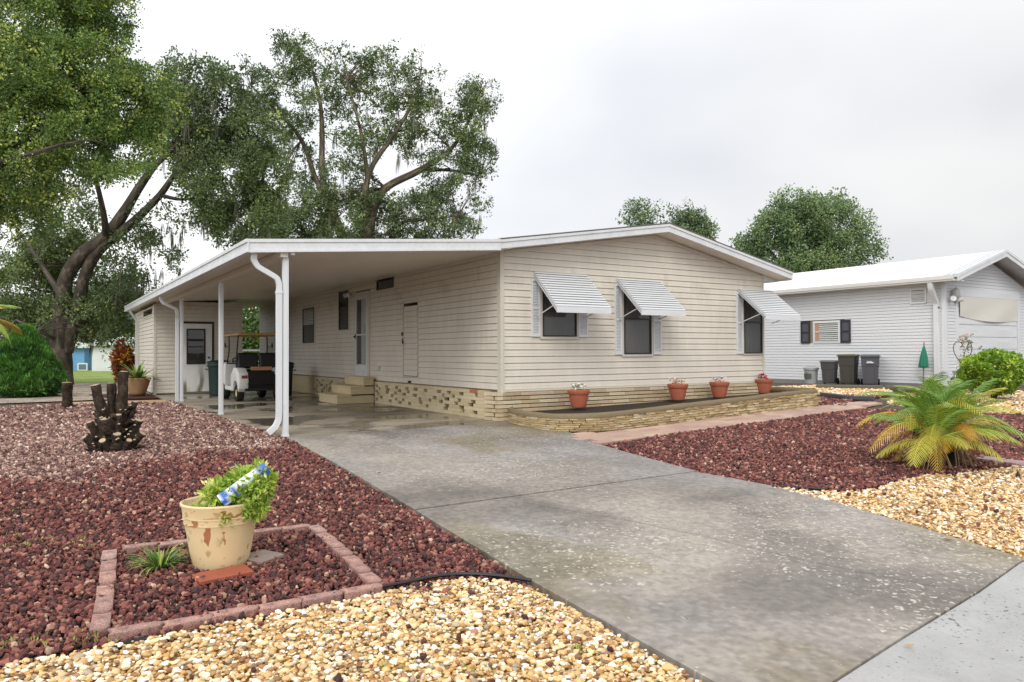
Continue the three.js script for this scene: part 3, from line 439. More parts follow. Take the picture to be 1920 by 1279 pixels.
// golf cart
{
  const c = thing('golf_cart', 'white golf cart with tan roof and black seats parked under the carport', 'golf cart', [-2.32, -.1, -9.5], .03);
  const wht = std('#d9d9d6', .35), tan = std('#b98a5e', .6), seat = std('#101012', .45), red = std('#7d130f', .25), tyre = std('#151515', .85), hub = std('#d8c87a', .5);
  const prof = (pts, w, x, bev = .02) => { const s = new THREE.Shape(pts.map(p => new THREE.Vector2(...p))); const g = new THREE.ExtrudeGeometry(s, { depth: w, bevelEnabled: true, bevelSize: bev, bevelThickness: bev, bevelSegments: 2, curveSegments: 6 }); g.rotateY(-Math.PI / 2); g.translate(x + w, 0, 0); return g; }; // profile (z,y) → thickness along X
  // rear fenders: arch over the wheel
  const arch = []; for (let i = 0; i <= 8; i++) { const a = Math.PI - i / 8 * Math.PI; arch.push([.72 + .29 * Math.cos(a), .3 + .27 * Math.sin(a)]); }
  for (const s of [-1, 1]) part('rear_fender', toCreasedNormals(prof([[.25, .3], ...arch, [1.08, .36], [1.12, .55], [1.06, .74], [.86, .86], [.55, .88], [.25, .7]], .2, s > 0 ? .4 : -.6, .025), .6), wht, c);
  part('rear_body', [rb(.78, .34, .5, .04, 0, .62, .82), rb(.74, .16, .35, .03, 0, .4, .9)], std('#141415', .6), c);
  part('bag_well', [rb(.8, .05, .3, .02, 0, .47, 1.08), rb(.7, .3, .04, .015, 0, .62, 1.1)], std('#0c0c0d', .7), c);
  part('bumper', [rb(.95, .07, .05, .02, 0, .32, 1.15)], M.black, c);
  part('trim_band', rb(.56, .1, .03, .01, 0, .87, .96), tan, c);
  part('floor', [rb(1.1, .08, 1.2, .03, 0, .3, -.35)], M.black, c);
  part('side_sill', [rb(.1, .12, 1.0, .03, -.52, .32, -.25), rb(.1, .12, 1.0, .03, .52, .32, -.25)], wht, c);
  part('front_cowl', toCreasedNormals(prof([[-.75, .3], [-.62, .95], [-.78, 1.0], [-1.2, .7], [-1.3, .48], [-1.22, .3]], 1.08, -.54, .03), .6), wht, c);
  part('seat_base', rb(1.1, .24, .5, .05, 0, .62, .32), M.black, c); part('seat', rb(1.12, .14, .56, .06, 0, .78, .32), seat, c);
  for (const s of [-1, 1]) part('backrest', [rot(rb(.54, .42, .12, .055, 0, 0, 0), -.14)].map(g => mv(g, s * .285, 1.08, .66)), seat, c);
  for (const s of [-1, 1]) { const p = (z0, y0, z1, y1, z2, y2) => tube([V(s * .56, y0, z0), V(s * .57, y1, z1), V(s * .53, y2, z2)], [.018, .018, .018], 8, 3); part('roof_strut', p(.62, .8, .7, 1.35, .68, 1.77), M.black, c); part('roof_strut', tube([V(s * .5, .95, -.68), V(s * .51, 1.05, -.62), V(s * .52, 1.35, -.38), V(s * .52, 1.76, -.4)], [.018, .018, .018, .018], 8, 3), M.black, c); part('mirror', [rb(.03, .13, .09, .012, s * .64, 1.5, -.3), tube([V(s * .53, 1.45, -.36), V(s * .63, 1.48, -.32)], [.008, .008], 5, 1)], M.black, c); }
  { const g = new RoundedBoxGeometry(1.2, .06, 1.65, 3, .028); const p = g.attributes.position; for (let i = 0; i < p.count; i++) { const x = p.getX(i), z = p.getZ(i); p.setY(i, p.getY(i) + .05 * (1 - Math.pow(x / .6, 2)) * (1 - Math.pow(z / .85, 4)) - .02); } g.computeVertexNormals(); mv(g, 0, 1.8, .15); part('roof', g, tan, c); }
  const sw = new THREE.TorusGeometry(.17, .016, 8, 24); sw.rotateX(-1.0); mv(sw, -.28, 1.06, -.3); part('steering_wheel', [sw, tube([V(-.28, 1.05, -.3), V(-.28, .85, -.62)], [.018, .02], 6, 1), rot(bx(.3, .02, .03), -1.0).translate(-.28, 1.06, -.3)], M.black, c);
  part('dashboard', rb(1.04, .1, .12, .03, 0, .97, -.68), M.black, c);
  for (const s of [-1, 1]) part('taillight', rb(.15, .08, .03, .012, s * .48, .66, 1.135), red, c);
  part('tag_card', b6(.3, .38, .72, .82, 1.12, 1.125), M.white, c);
  for (const [x, z] of [[-.52, .72], [.52, .72], [-.5, -.86], [.5, -.86]]) { const w = holder('wheel', c); const t = new THREE.LatheGeometry([[.11, -.085], [.19, -.09], [.222, -.07], [.226, -.03], [.226, .03], [.222, .07], [.19, .09], [.11, .085]].map(p => new THREE.Vector2(...p)), 24); t.rotateZ(Math.PI / 2); mv(t, x, .226, z); part('tyre', t, tyre, w); const h = new THREE.LatheGeometry([[0, -.05], [.1, -.06], [.115, -.08], [.115, .08], [.1, .06], [0, .05]].map(p => new THREE.Vector2(...p)), 20); h.rotateZ(Math.PI / 2); mv(h, x, .226, z); part('rim', h, hub, w); }
}
// lidded bins
function roundBin(pos, m, label, h = .95, r0 = .25, r1 = .31) {
  const b = thing('trash_can', label, 'trash can', pos);
  part('body', new THREE.LatheGeometry([[0, .0], [r0, .0], [r0 + .005, .02], [r1 - .02, h * .86], [r1 + .012, h * .87], [r1 + .012, h * .93], [r1, h * .93], [r1, h], [r1 - .02, h], [r0 - .015, .03], [0, .03]].map(p => new THREE.Vector2(...p)), 28), m, b);
  part('lid', new THREE.LatheGeometry([[r1 + .02, h - .02], [r1 + .022, h + .015], [r1 - .03, h + .04], [r1 - .12, h + .07], [0, h + .08], [0, h + .06], [r1, h]].map(p => new THREE.Vector2(...p)), 28), m, b);
  for (const s of [-1, 1]) part('handle', tube([V(s * (r1 + .0), h * .78, -.07), V(s * (r1 + .05), h * .8, -.06), V(s * (r1 + .05), h * .8, .06), V(s * r1, h * .78, .07)], [.012, .012, .012, .012], 6, 3), m, b);
  return b;
}
roundBin([-2.62, -.1, -12.55], std('#12332f', .5, { map: grimeT }), 'dark green round trash can in front of the shed door', 1.0, .27, .33);
roundBin([-.98, -.1, -11.3], std('#10302a', .5, { map: grimeT }), 'dark green round trash can against the pierced brick skirting', .95, .25, .31);

// ───────────────────────── stone planter along the front ─────────────────────────
const capY = x => mix(.125, .28, clamp(x / 7.9));
{
  const pl = thing('stone_planter', 'low stacked-stone planter wall curving along the front of the beige home', 'planter', [0, 0, 0]);
  const path = new THREE.CatmullRomCurve3([V(.16, 0, .0), V(-.1, 0, .55), V(-.16, 0, 1.12), V(-.06, 0, 1.75), V(.2, 0, 2.08), V(.62, 0, 2.2), V(1.8, 0, 2.03), V(3.07, 0, 1.82), V(5.5, 0, 1.42), V(7.9, 0, 1.03)], false, 'centripetal');
  const Lr = path.getLength(), r = RNG(41), tones = ['#e6cfa0', '#d6bd8c', '#efdcb4', '#c9ae80', '#bba076', '#e0c49a'].map(c => std(c, .9, { map: grimeT, bumpMap: concB, bumpScale: .01 }));
  const geos = [0, 1, 2, 3].map(k => { const g = new THREE.BoxGeometry(1, 1, 1, 4, 2, 2), p = g.attributes.position; for (let i = 0; i < p.count; i++) { const x = p.getX(i), y = p.getY(i), z = p.getZ(i); const f = noise3.noise(x * 4 + k * 9, y * 3, z * 3); p.setXYZ(i, x * (1 - .03 * Math.abs(y)), y * (1 - .16 * Math.pow(Math.abs(x) * 2, 4)) + .1 * f * Math.abs(y), z + .12 * f * (z > 0 ? 1 : 0)); } g.computeVertexNormals(); return g; });
  const rows = 6, back = [];
  const Pn = s => { const t = clamp(s / Lr), p = path.getPointAt(t), T = path.getTangentAt(t); return [p, T, V(-T.z, 0, T.x).multiplyScalar(T.x > -2 ? 1 : 1)]; };
  let n = 0;
  for (let j = 0; j < rows; j++) { let s = -.05 * (j % 2); while (s < Lr) { const L = mix(.16, .42, r()), m = s + L / 2; if (m > Lr) break; const [p, T, N] = Pn(m); const h = (capY(p.x) - .05 + .13) / rows, y = -.13 + h * (j + .5); const split = r() < .22; for (let q = 0; q < (split ? 2 : 1); q++) { const o = part('stone', geos[Math.floor(r() * 4)], tones[Math.floor(r() * 6)], pl); n++; const hh = split ? h * .42 : h * .86; o.scale.set(L * .965, hh, .11 + r() * .03); o.position.set(p.x - N.x * .05, y + (split ? (q - .5) * h * .48 : 0), p.z - N.z * .05); o.rotation.set(0, -Math.atan2(T.z, T.x), (r() - .5) * .03); } s += L; } }
  // far end turning back to the house
  for (let j = 0; j < rows; j++) for (let k = 0; k < 3; k++) { const o = part('stone', geos[Math.floor(r() * 4)], tones[Math.floor(r() * 6)], pl); const h = (capY(8) - .05 + .13) / rows; o.scale.set(.33, h * .9, .12); o.position.set(7.86, -.13 + h * (j + .5), .85 - k * .34 - (j % 2) * .1); o.rotation.y = Math.PI / 2; }
  const mort = []; for (let i = 0; i < 60; i++) { const [p, T, N] = Pn((i + .5) / 60 * Lr); const g = bx(Lr / 60 + .02, capY(p.x) + .1, .05); g.rotateY(-Math.atan2(T.z, T.x)); mv(g, p.x - N.x * .065, (capY(p.x) - .05 - .1) / 2 - .03, p.z - N.z * .065); mort.push(g); } mort.push(b6(7.78, 7.84, -.2, .2, -.2, 1.0)); part('mortar', mort, std('#5b4c33', 1), pl);
  // rounded coping
  const capM = std('#8f8062', .95, { map: grimeT, bumpMap: concB, bumpScale: .012 });
  const cpts = []; for (let i = 0; i <= 40; i++) { const [p, T, N] = Pn(i / 40 * Lr); cpts.push(V(p.x - N.x * .05, capY(p.x) - .035, p.z - N.z * .05)); } const flat = g => { const p = g.attributes.position; for (let i = 0; i < p.count; i++) { p.setY(i, p.getY(i)); } return g; };
  part('coping', flat(tube(cpts, cpts.map(() => .068), 10, 1, null, .22)), capM, pl);
  part('coping', tube([V(7.86, .245, 1.0), V(7.87, .25, .5), V(7.84, .25, .05), V(7.8, .25, -.3)], [.07, .068, .068, .068], 10, 4, null, .2), capM, pl);
  const sp = []; for (let i = 0; i <= 30; i++) { const [p, T, N] = Pn(i / 30 * Lr); sp.push(p.clone().addScaledVector(N, -.07)); }
  const poly = [...sp.map(p => [p.x, p.z]), [7.8, .05], [W, .03], [.2, .03]]; const g = new THREE.ShapeGeometry(new THREE.Shape(poly.map(p => new THREE.Vector2(p[0], -p[1])))); g.rotateX(-Math.PI / 2); { const p = g.attributes.position; for (let i = 0; i < p.count; i++) p.setY(i, capY(p.getX(i)) - .085); } uvXZ(g, .6); g.computeVertexNormals(); part('soil', g, std('#a08672', 1, { map: soilT }), pl);
}
// terracotta pots with artificial flowers
const terra = std('#b9694d', .6, { map: grimeT });
function blob(r, n, rad, col, m, lump = .5) { const L = []; for (let i = 0; i < n; i++) { const g = new THREE.CircleGeometry(rad * mix(.6, 1.3, r()), 6); { const p = g.attributes.position; for (let k = 1; k < p.count; k++) p.setZ(k, rad * .35); } g.rotateX((r() - .5) * 2.4 - .8); g.rotateY(r() * 6.3); L.push(g); } return L; }
function flowerPot(px, py, Y, label, cols, seed) {
  const P = onY(px, py, Y), t = thing('flower_pot', label, 'flower pot', [P.x, Y, P.z], 0, 'terracotta pots on the planter'), r = RNG(seed);
  const R = .205; part('pot', new THREE.LatheGeometry([[0, 0], [.125, 0], [.135, .01], [.165, .12], [.185, .235], [.192, .245], [.192, .25], [R, .255], [R + .008, .3], [R + .014, .325], [R + .01, .335], [R - .012, .335], [R - .02, .3], [0, .295]].map(p => new THREE.Vector2(...p)), 36), terra, t);
  part('soil', mv(rot(new THREE.CircleGeometry(R - .02, 20), -Math.PI / 2), 0, .305, 0), std('#3a2a20', 1), t);
  const st = [], fl = cols.map(() => []); for (let i = 0; i < 26; i++) { const a = r() * 6.3, d = .16 * Math.sqrt(r()), h = mix(.34, .45, r()) * (i % 9 ? 1 : 1.1), x = d * Math.cos(a), z = d * Math.sin(a); if (i < 9) st.push(tube([V(x * .3, .3, z * .3), V(x * .7, .36, z * .7), V(x, h, z)], [.004, .003, .002], 5, 2)); for (const g of blob(r, 5, .022, 0, 0)) { fl[i % cols.length].push(mv(g, x, h, z)); } }
  part('stems', st, std('#4c5a34', .9), t); cols.forEach((c, i) => part('blossoms', fl[i], std(c, .8, { side: THREE.DoubleSide }), t));
}
flowerPot(1085, 764, .12, 'terracotta pot of white artificial flowers beside the statue', ['#efe9dd', '#f2ece2', '#cdbfae'], 3);
flowerPot(1271, 750, .165, 'terracotta pot of cream and pale pink artificial flowers below the second awning', ['#e8d9c6', '#d9a7a0', '#efe4d2'], 4);
flowerPot(1349, 745, .175, 'terracotta pot of lilac and white artificial flowers on the planter', ['#e6d5dc', '#cfa5b5', '#efe9e6'], 5);
flowerPot(1432, 737.5, .185, 'terracotta pot of bright pink artificial flowers by the house corner', ['#d8506a', '#c23a58', '#d9a0a0'], 6);
{ // heron statuette
  const P = onY(1004, 762, .11), s = thing('bird_statue', 'pale grey long-necked bird statuette standing in the planter', 'statue', [P.x, .09, P.z], -.5), m = std('#b9c4cc', .6, { map: grimeT });
  part('body', tube([V(-.1, .06, 0), V(-.06, .13, 0), V(.0, .2, 0), V(.035, .28, 0), V(.05, .36, 0), V(.03, .43, 0), V(.05, .49, 0)], [.02, .075, .085, .05, .03, .026, .03], 12, 5, null, .08), m, s);
  part('beak', tube([V(.05, .49, 0), V(.07, .55, 0), V(.09, .62, 0)], [.024, .013, .002], 8, 3), std('#8c9a80', .6), s);
  part('legs', [tube([V(-.02, .12, .02), V(-.01, 0, .025)], [.014, .012], 6, 1), tube([V(.02, .12, -.02), V(.03, 0, -.025)], [.014, .012], 6, 1)], m, s); part('base', [rb(.16, .03, .12, .012, 0, .0, 0)], m, s);
}

// ───────────────────────── neighbour's house ─────────────────────────
{
  const nb = thing('neighbor_house', 'light grey vinyl-sided house with white metal roof and garage door', 'house', [0, 0, 0]);
  const xg = 19.2, xr = 25.2, zf = -1.95, zb = -17, ey = 3.6, rx = 22.1, ry = 4.62; const grey = std('#d0d1d3', .55), wt = std('#e8eaed', .45, { map: grimeT });
  const pl = g => { g.rotateY(-Math.PI / 2); g.translate(xg, 0, 0); return g; }, pf = g => { g.translate(0, 0, zf); return g; };
  part('wall_core', prism([[xg + .02, -.1], [xr, -.1], [xr, ey], [rx, ry - .05], [xg + .02, ey]], zb, zf - .006), M.vinylBack, nb);
  const h = .115;
  sideWall(nb, 'siding_board', .0, 31, () => zb, () => zf - .04, [[-7.75, -5.75, 1.5, 2.38]], grey, pl, h);
  const gx0 = y => y > ey - .1 ? xg + (y - ey + .1) / (ry - ey) * (rx - xg) : xg + .05, gx1 = y => y > ey - .1 ? xr - (y - ey + .1) / (ry - ey) * (xr - rx) : xr;
  sideWall(nb, 'siding_board', .0, 40, gx0, gx1, [[19.95, 24.35, -.2, 3.05]], grey, pf, h);
  part('foundation', b6(xg - .01, xr, -.2, .02, zb, zf), std('#8b8a88', .9, { map: grimeT }), nb);
  part('corner_post', b6(xg - .03, xg + .1, -.05, ey + .05, zf - .1, zf + .03), wt, nb);
  const roof = holder('roof', nb), oh = .45, zo = .65;
  const ly = x => x < rx ? mix(ey + .12, ry + .14, (x - (xg - oh)) / (rx - xg + oh)) : mix(ry + .14, ey + .12, (x - rx) / (xr + oh - rx));
  const metal = std('#f2f3f4', .35);
  for (let i = 0; i < 26; i++) { const a = zf + zo - .5 - i * .58, b = a - .565; if (b < zb - .3) break; for (const [p, q] of [[xg - oh, rx], [rx, xr + oh]]) part('roof_panel', prism([[p, ly(p)], [q, ly(q)], [q, ly(q) + .03], [p, ly(p) + .03]], b, a), metal, roof); }
  part('roof_deck', prism([[xg - oh, ly(xg - oh) - .06], [rx, ly(rx) - .06], [xr + oh, ly(xr + oh) - .06], [xr + oh, ly(xr + oh) - .01], [rx, ly(rx) - .01], [xg - oh, ly(xg - oh) - .01]], zb - .3, zf + zo), wt, roof);
  for (const k of [0, .17, .36]) for (const [p, q] of [[xg - oh, rx], [rx, xr + oh]]) part('edge_rib', prism([[p, ly(p) + .0], [q, ly(q)], [q, ly(q) + .05], [p, ly(p) + .05]], zf + zo - .1 - k, zf + zo - .02 - k), wt, roof);
  for (const [p, q] of [[xg - oh, rx], [rx, xr + oh]]) part('rake_board', [prism([[p, ly(p) - .2], [q, ly(q) - .2], [q, ly(q) + .02], [p, ly(p) + .02]], zf + zo, zf + zo + .03), prism([[p, ly(p) - .05], [q, ly(q) - .05], [q, ly(q) + .05], [p, ly(p) + .05]], zf + zo + .03, zf + zo + .05)], wt, roof);
  part('eave_soffit', [prism([[xg - oh, ey - .06], [xg + .01, ey - .06], [xg + .01, ey - .03], [xg - oh, ey - .03]], zb, zf + zo - .01)], wt, roof);
  part('gutter', [b6(xg - oh - .1, xg - oh, ey + .0, ey + .13, zb, zf + zo - .1), b6(xg - oh - .1, xg - oh, ey - .06, ey + .0, zb, zf + zo - .1).translate(.03, 0, 0)], std('#e4e2de', .45, { map: grimeT }), roof);
  const ds = holder('downspout', nb); part('pipe', [sweepRect([V(xg - oh, ey - .02, zf - .25), V(xg - oh + .06, ey - .3, zf - .25), V(xg - .1, ey - .75, zf - .25), V(xg - .08, ey - .95, zf - .25)], .16, .12, V(0, 0, 1)), b6(xg - .14, xg - .02, -.05, ey - .9, zf - .33, zf - .17)], wt, ds);
  // vent, window with dark shutters
  const vt = holder('gable_vent', nb); part('vent_frame', [b6(-3.15, -3.1, 2.86, 3.4, .01, .05), b6(-2.62, -2.57, 2.86, 3.4, .01, .05), b6(-3.1, -2.62, 2.86, 2.92, .01, .05), b6(-3.1, -2.62, 3.34, 3.4, .01, .05)].map(pl), wt, vt); for (let i = 0; i < 6; i++) part('slat', pl(mv(rot(bx(.48, .055, .01), .6), -2.86, 2.96 + i * .065, .03)), wt, vt);
  part('vent_back', pl(b6(-3.1, -2.62, 2.92, 3.34, .008, .014)), M.vinylBack, vt);
  { const o = windowAt(nb, 'window', -7.1, -6.0, 1.55, 2.33, pl, { frame: wt, casing: wt, trim: .06, mid: 1.95, curtain_or_backing: std('#9a9b94', .9, { map: grimeT }) }); part('inner_panel', pl(b6(-7.06, -6.88, 1.6, 2.28, .016, .02)), std('#b98f74', .9), o); const bl = []; for (let i = 0; i < 9; i++) bl.push(pl(mv(rot(bx(.86, .03, .004), -.5), -6.46, 1.63 + i * .078, .02))); part('blind', bl, wt, o); }
  for (const [a, b] of [[-7.72, -7.3], [-5.92, -5.5]]) { const s = holder('shutter', nb, 'black panelled shutter'); part('shutter_frame', [b6(a, a + .06, 1.5, 2.4, .01, .06), b6(b - .06, b, 1.5, 2.4, .01, .06), b6(a + .06, b - .06, 1.5, 1.58, .01, .06), b6(a + .06, b - .06, 2.32, 2.4, .01, .06), b6(a + .06, b - .06, 1.92, 1.98, .01, .06)].map(pl), std('#2c2d31', .6), s); part('shutter_panel', [b6(a + .06, b - .06, 1.58, 2.32, .01, .035)].map(pl), std('#4b4b55', .6), s); }
  // garage door with a sagging screen
  const gd = holder('garage_door', nb); part('casing', [b6(19.85, 20.0, -.1, 3.1, .0, .05), b6(24.3, 24.45, -.1, 3.1, .0, .05), b6(19.85, 24.45, 3.1, 3.42, .0, .06)].map(pf), wt, gd);
  for (let i = 0; i < 7; i++) part('door_panel', pf(rb(4.28, .43, .05, .015, 22.15, .12 + i * .44, .0)), wt, gd);
  { const g = new THREE.PlaneGeometry(4.25, .75, 40, 10), p = g.attributes.position; for (let i = 0; i < p.count; i++) { const u = (p.getX(i) + 2.125) / 4.25, v = .5 - p.getY(i) / .75; p.setXYZ(i, p.getX(i), p.getY(i) - v * .12 * Math.sin(u * Math.PI) + v * .1 * (.5 - u), .05 + .03 * Math.sin(u * 9 + v * 3) * v); } g.computeVertexNormals(); mv(g, 22.15, 2.72, .02); part('screen', pf(g), std('#cfccc2', .9, { side: THREE.DoubleSide }), gd, 'sagging cream roll-down screen'); }
  const wl = holder('wall_light', nb); part('lantern', [pf(mv(new THREE.LatheGeometry([[0, 0], [.05, .02], [.12, .12], [.13, .3], [.06, .4], [0, .42]].map(p => new THREE.Vector2(...p)), 14), 19.62, 2.95, .16)), pf(bx(.1, .2, .1, 19.62, 3.15, .05))], std('#a9a9a6', .5), wl);
  for (const s of [-1, 1]) part('lamp_head', pf(mv(rot(cyl(.05, .1, .18, 0, 0, 0, 12), 1.2, s * .8), 19.62 + s * .16, 2.92, .1)), wt, wl);
}
// wheeled bins, grey can and closed umbrella against the neighbour's wall
function wheelBin(px, py, hgt, wd, col, lid, label, turn, mossy) {
  const P = onY(px, py, -.08), b = thing('wheeled_bin', label, 'trash bin', [P.x, -.1, P.z], turn, 'wheeled bins along the grey wall'), m = std(col, .55, { map: grimeT }), ml = std(lid, .5, { map: grimeT });
  const loft = (rings) => { const Pp = [], I = []; rings.forEach(([y, w, d, z]) => [[-1, -1], [1, -1], [1, 1], [-1, 1]].forEach(([a, c]) => Pp.push(a * w / 2, y, c * d / 2 + z))); for (let i = 0; i < rings.length - 1; i++) for (let k = 0; k < 4; k++) { const a = i * 4 + k, n = i * 4 + (k + 1) % 4; I.push(a, a + 4, n, n, a + 4, n + 4); } const e = (rings.length - 1) * 4; I.push(0, 1, 2, 0, 2, 3, e, e + 2, e + 1, e, e + 3, e + 2); let g = new THREE.BufferGeometry(); g.setAttribute('position', new THREE.Float32BufferAttribute(Pp, 3)); g.setIndex(I); g = g.toNonIndexed(); g.computeVertexNormals(); g.setAttribute('uv', new THREE.Float32BufferAttribute(new Float32Array(g.attributes.position.count * 2), 2)); return g; };
  part('body', [loft([[.06, wd * .78, wd * .8, 0], [.1, wd * .8, wd * .84, 0], [hgt * .62, wd * .9, wd * .98, .02], [hgt * .63, wd * .94, wd * 1.02, .02], [hgt * .93, wd, wd * 1.12, .03]]), ...[-.25, .25].map(k => loft([[.12, .03, wd * .86, .012], [hgt * .6, .03, wd * 1.0, .03]]).translate(k * wd, 0, 0))], m, b);
  part('lid', [loft([[hgt * .93, wd * 1.1, wd * 1.25, .03], [hgt * .965, wd * 1.12, wd * 1.27, .03], [hgt, wd * .9, wd * 1.0, .02]])], ml, b);
  part('handle', [tube([V(-wd * .4, hgt * .9, -wd * .6), V(-wd * .4, hgt * .92, -wd * .75), V(wd * .4, hgt * .92, -wd * .75), V(wd * .4, hgt * .9, -wd * .6)], [.016, .016, .016, .016], 6, 3)], m, b);
  for (const s of [-1, 1]) { const w = new THREE.TorusGeometry(.09, .035, 8, 18); w.rotateY(Math.PI / 2); part('wheel', [mv(w, s * wd * .46, .125, -wd * .42), mv(rot(cyl(.05, .05, .04, 0, -.02, 0, 12), 0, 0, Math.PI / 2), s * wd * .46, .125, -wd * .42)], std('#191919', .7), b); }
  if (mossy) { const r = RNG(8), L = []; for (let i = 0; i < 60; i++) { const g = new THREE.IcosahedronGeometry(.025 * mix(.6, 1.6, r()), 0); L.push(mv(g, (r() - .5) * wd * 1.05, hgt * mix(.95, .99, r()), (r() - .5) * wd * 1.1)); } part('leaf_litter', L, std('#a9a85c', .95), b); }
  return b;
}
wheelBin(1556, 720, .92, .52, '#48494c', '#6d6f74', 'small dark grey wheeled bin with a flat grey lid', -1.2);
wheelBin(1592, 721, 1.16, .58, '#45443f', '#5b5a46', 'brownish black wheeled bin with leaf litter on its lid', -1.25, true);
{ const b = wheelBin(1632, 722, 1.14, .62, '#55565d', '#63666b', 'grey wheeled bin with white lettering on its side', -1.0); const c = document.createElement('canvas'); c.width = 256; c.height = 96; const x = c.getContext('2d'); x.fillStyle = '#55565d'; x.fillRect(0, 0, 256, 96); x.fillStyle = '#e6e6e6'; x.fillRect(44, 14, 34, 14); x.fillRect(84, 14, 26, 14); x.fillRect(116, 14, 60, 14); x.fillRect(24, 44, 58, 24); x.fillRect(90, 44, 48, 24); x.fillRect(146, 44, 70, 24); const t = new THREE.CanvasTexture(c); t.colorSpace = THREE.SRGBColorSpace; const g = new THREE.PlaneGeometry(.3, .12); mv(g, 0, .86, .382); part('decal', g, std('#ffffff', .6, { map: t }), b); }
{ const b = roundBin([0, 0, 0], std('#a9aeb0', .45, { map: grimeT }), 'dented grey round trash can with a dark patch beside the bins', .62, .22, .27); const P = onY(1521, 719, -.08); b.position.set(P.x, -.1, P.z); const g = new THREE.CylinderGeometry(.262, .245, .22, 16, 1, true, 3.9, 1.5); mv(g, 0, .3, 0); part('dark_patch', g, std('#55544e', .8), b); }
{ const P = onY(1729, 714, -.1), u = thing('patio_umbrella', 'closed green patio umbrella leaning on the grey siding', 'umbrella', [18.85, -.1, -2.85]); part('pole', cyl(.02, .02, 2.2, 0, 0, 0, 8), std('#6b4a34', .7), u); const L = []; for (let i = 0; i < 8; i++) { const a = i / 8 * 6.283; L.push(tube([V(.02 * Math.cos(a), 2.0, .02 * Math.sin(a)), V(.09 * Math.cos(a), 1.5, .09 * Math.sin(a)), V(.14 * Math.cos(a), .95, .14 * Math.sin(a))], [.015, .06, .075], 7, 4)); } part('canopy', L, std('#1d6f58', .8), u); u.rotation.z = -.06; u.scale.set(.8, .72, .8); u.position.set(18.85, -.1, -2.55); }
// landscape timbers beyond the planter
{ const m = std('#5b5560', .9, { map: grimeT }), m2 = std('#6f6a5e', .95, { map: grimeT }); const seg = (a, b, label, mm, dy = 0) => { const P = gp(...a), Q = gp(...b), L = P.distanceTo(Q), t = thing('landscape_timber', label, 'timber', [(P.x + Q.x) / 2, -.08 + dy, (P.z + Q.z) / 2], -Math.atan2(Q.z - P.z, Q.x - P.x), 'timbers edging the far beds'); part('timber', rb(L, .12, .12, .03, 0, .03, 0), mm, t); };
  seg([1534, 742], [1590, 749], 'purplish landscape timber at the end of the planter', m); seg([1592, 749], [1640, 751], 'short purplish timber between lava rock and pale pebbles', m);
  seg([1530, 727], [1655, 728.5], 'weathered brown timber along the row of bins', m2); seg([1660, 729], [1760, 733], 'weathered brown timber behind the low palm', m2); }

// ───────────────────────── vegetation ─────────────────────────
const barkT = tex(256, 512, (u, v) => { const a = fb(u, v * .25, 14, 5), b = fb(u, v, 6, 4); const k = .7 + .9 * (a - .4) + .4 * (b - .5); return [172 * k, 164 * k, 152 * k]; });
const barkM = std('#9a9288', .95, { map: barkT, bumpMap: barkT, bumpScale: .02 });
function leafCluster(n, rad, len, wid, seed, droop = .2) { // a sprig: folded pointed leaves round a point
  const r = RNG(seed), P = [], I = [];
  for (let i = 0; i < n; i++) {
    const th = r() * 6.283, ph = Math.acos(mix(-1, 1, r())), c = V(Math.sin(ph) * Math.cos(th), Math.cos(ph), Math.sin(ph) * Math.sin(th)), d = c.clone().add(V((r() - .5), (r() - .5) - droop, (r() - .5))).normalize(), s = V().crossVectors(d, V(r() - .5, 1, r() - .5)).normalize(), nn = V().crossVectors(s, d);
    const o = c.multiplyScalar(rad * Math.cbrt(r())), L = len * mix(.7, 1.25, r()), w = wid * mix(.8, 1.2, r()), b = P.length / 3;
    const pts = [o, o.clone().addScaledVector(d, L * .5).addScaledVector(s, w).addScaledVector(nn, w * .35), o.clone().addScaledVector(d, L), o.clone().addScaledVector(d, L * .5).addScaledVector(s, -w).addScaledVector(nn, w * .35)];
    pts.forEach(p => P.push(p.x, p.y, p.z)); I.push(b, b + 1, b + 2, b, b + 2, b + 3);
  }
  const g0 = new THREE.BufferGeometry(); g0.setAttribute('position', new THREE.Float32BufferAttribute(P, 3)); g0.setIndex(I); const g = g0.toNonIndexed(); g.computeVertexNormals(); return g;
}
const leafMat = (rough = .6, tr = .32) => new THREE.MeshPhysicalMaterial({ color: 0xffffff, roughness: rough, side: THREE.DoubleSide, transmission: tr, thickness: 0 });
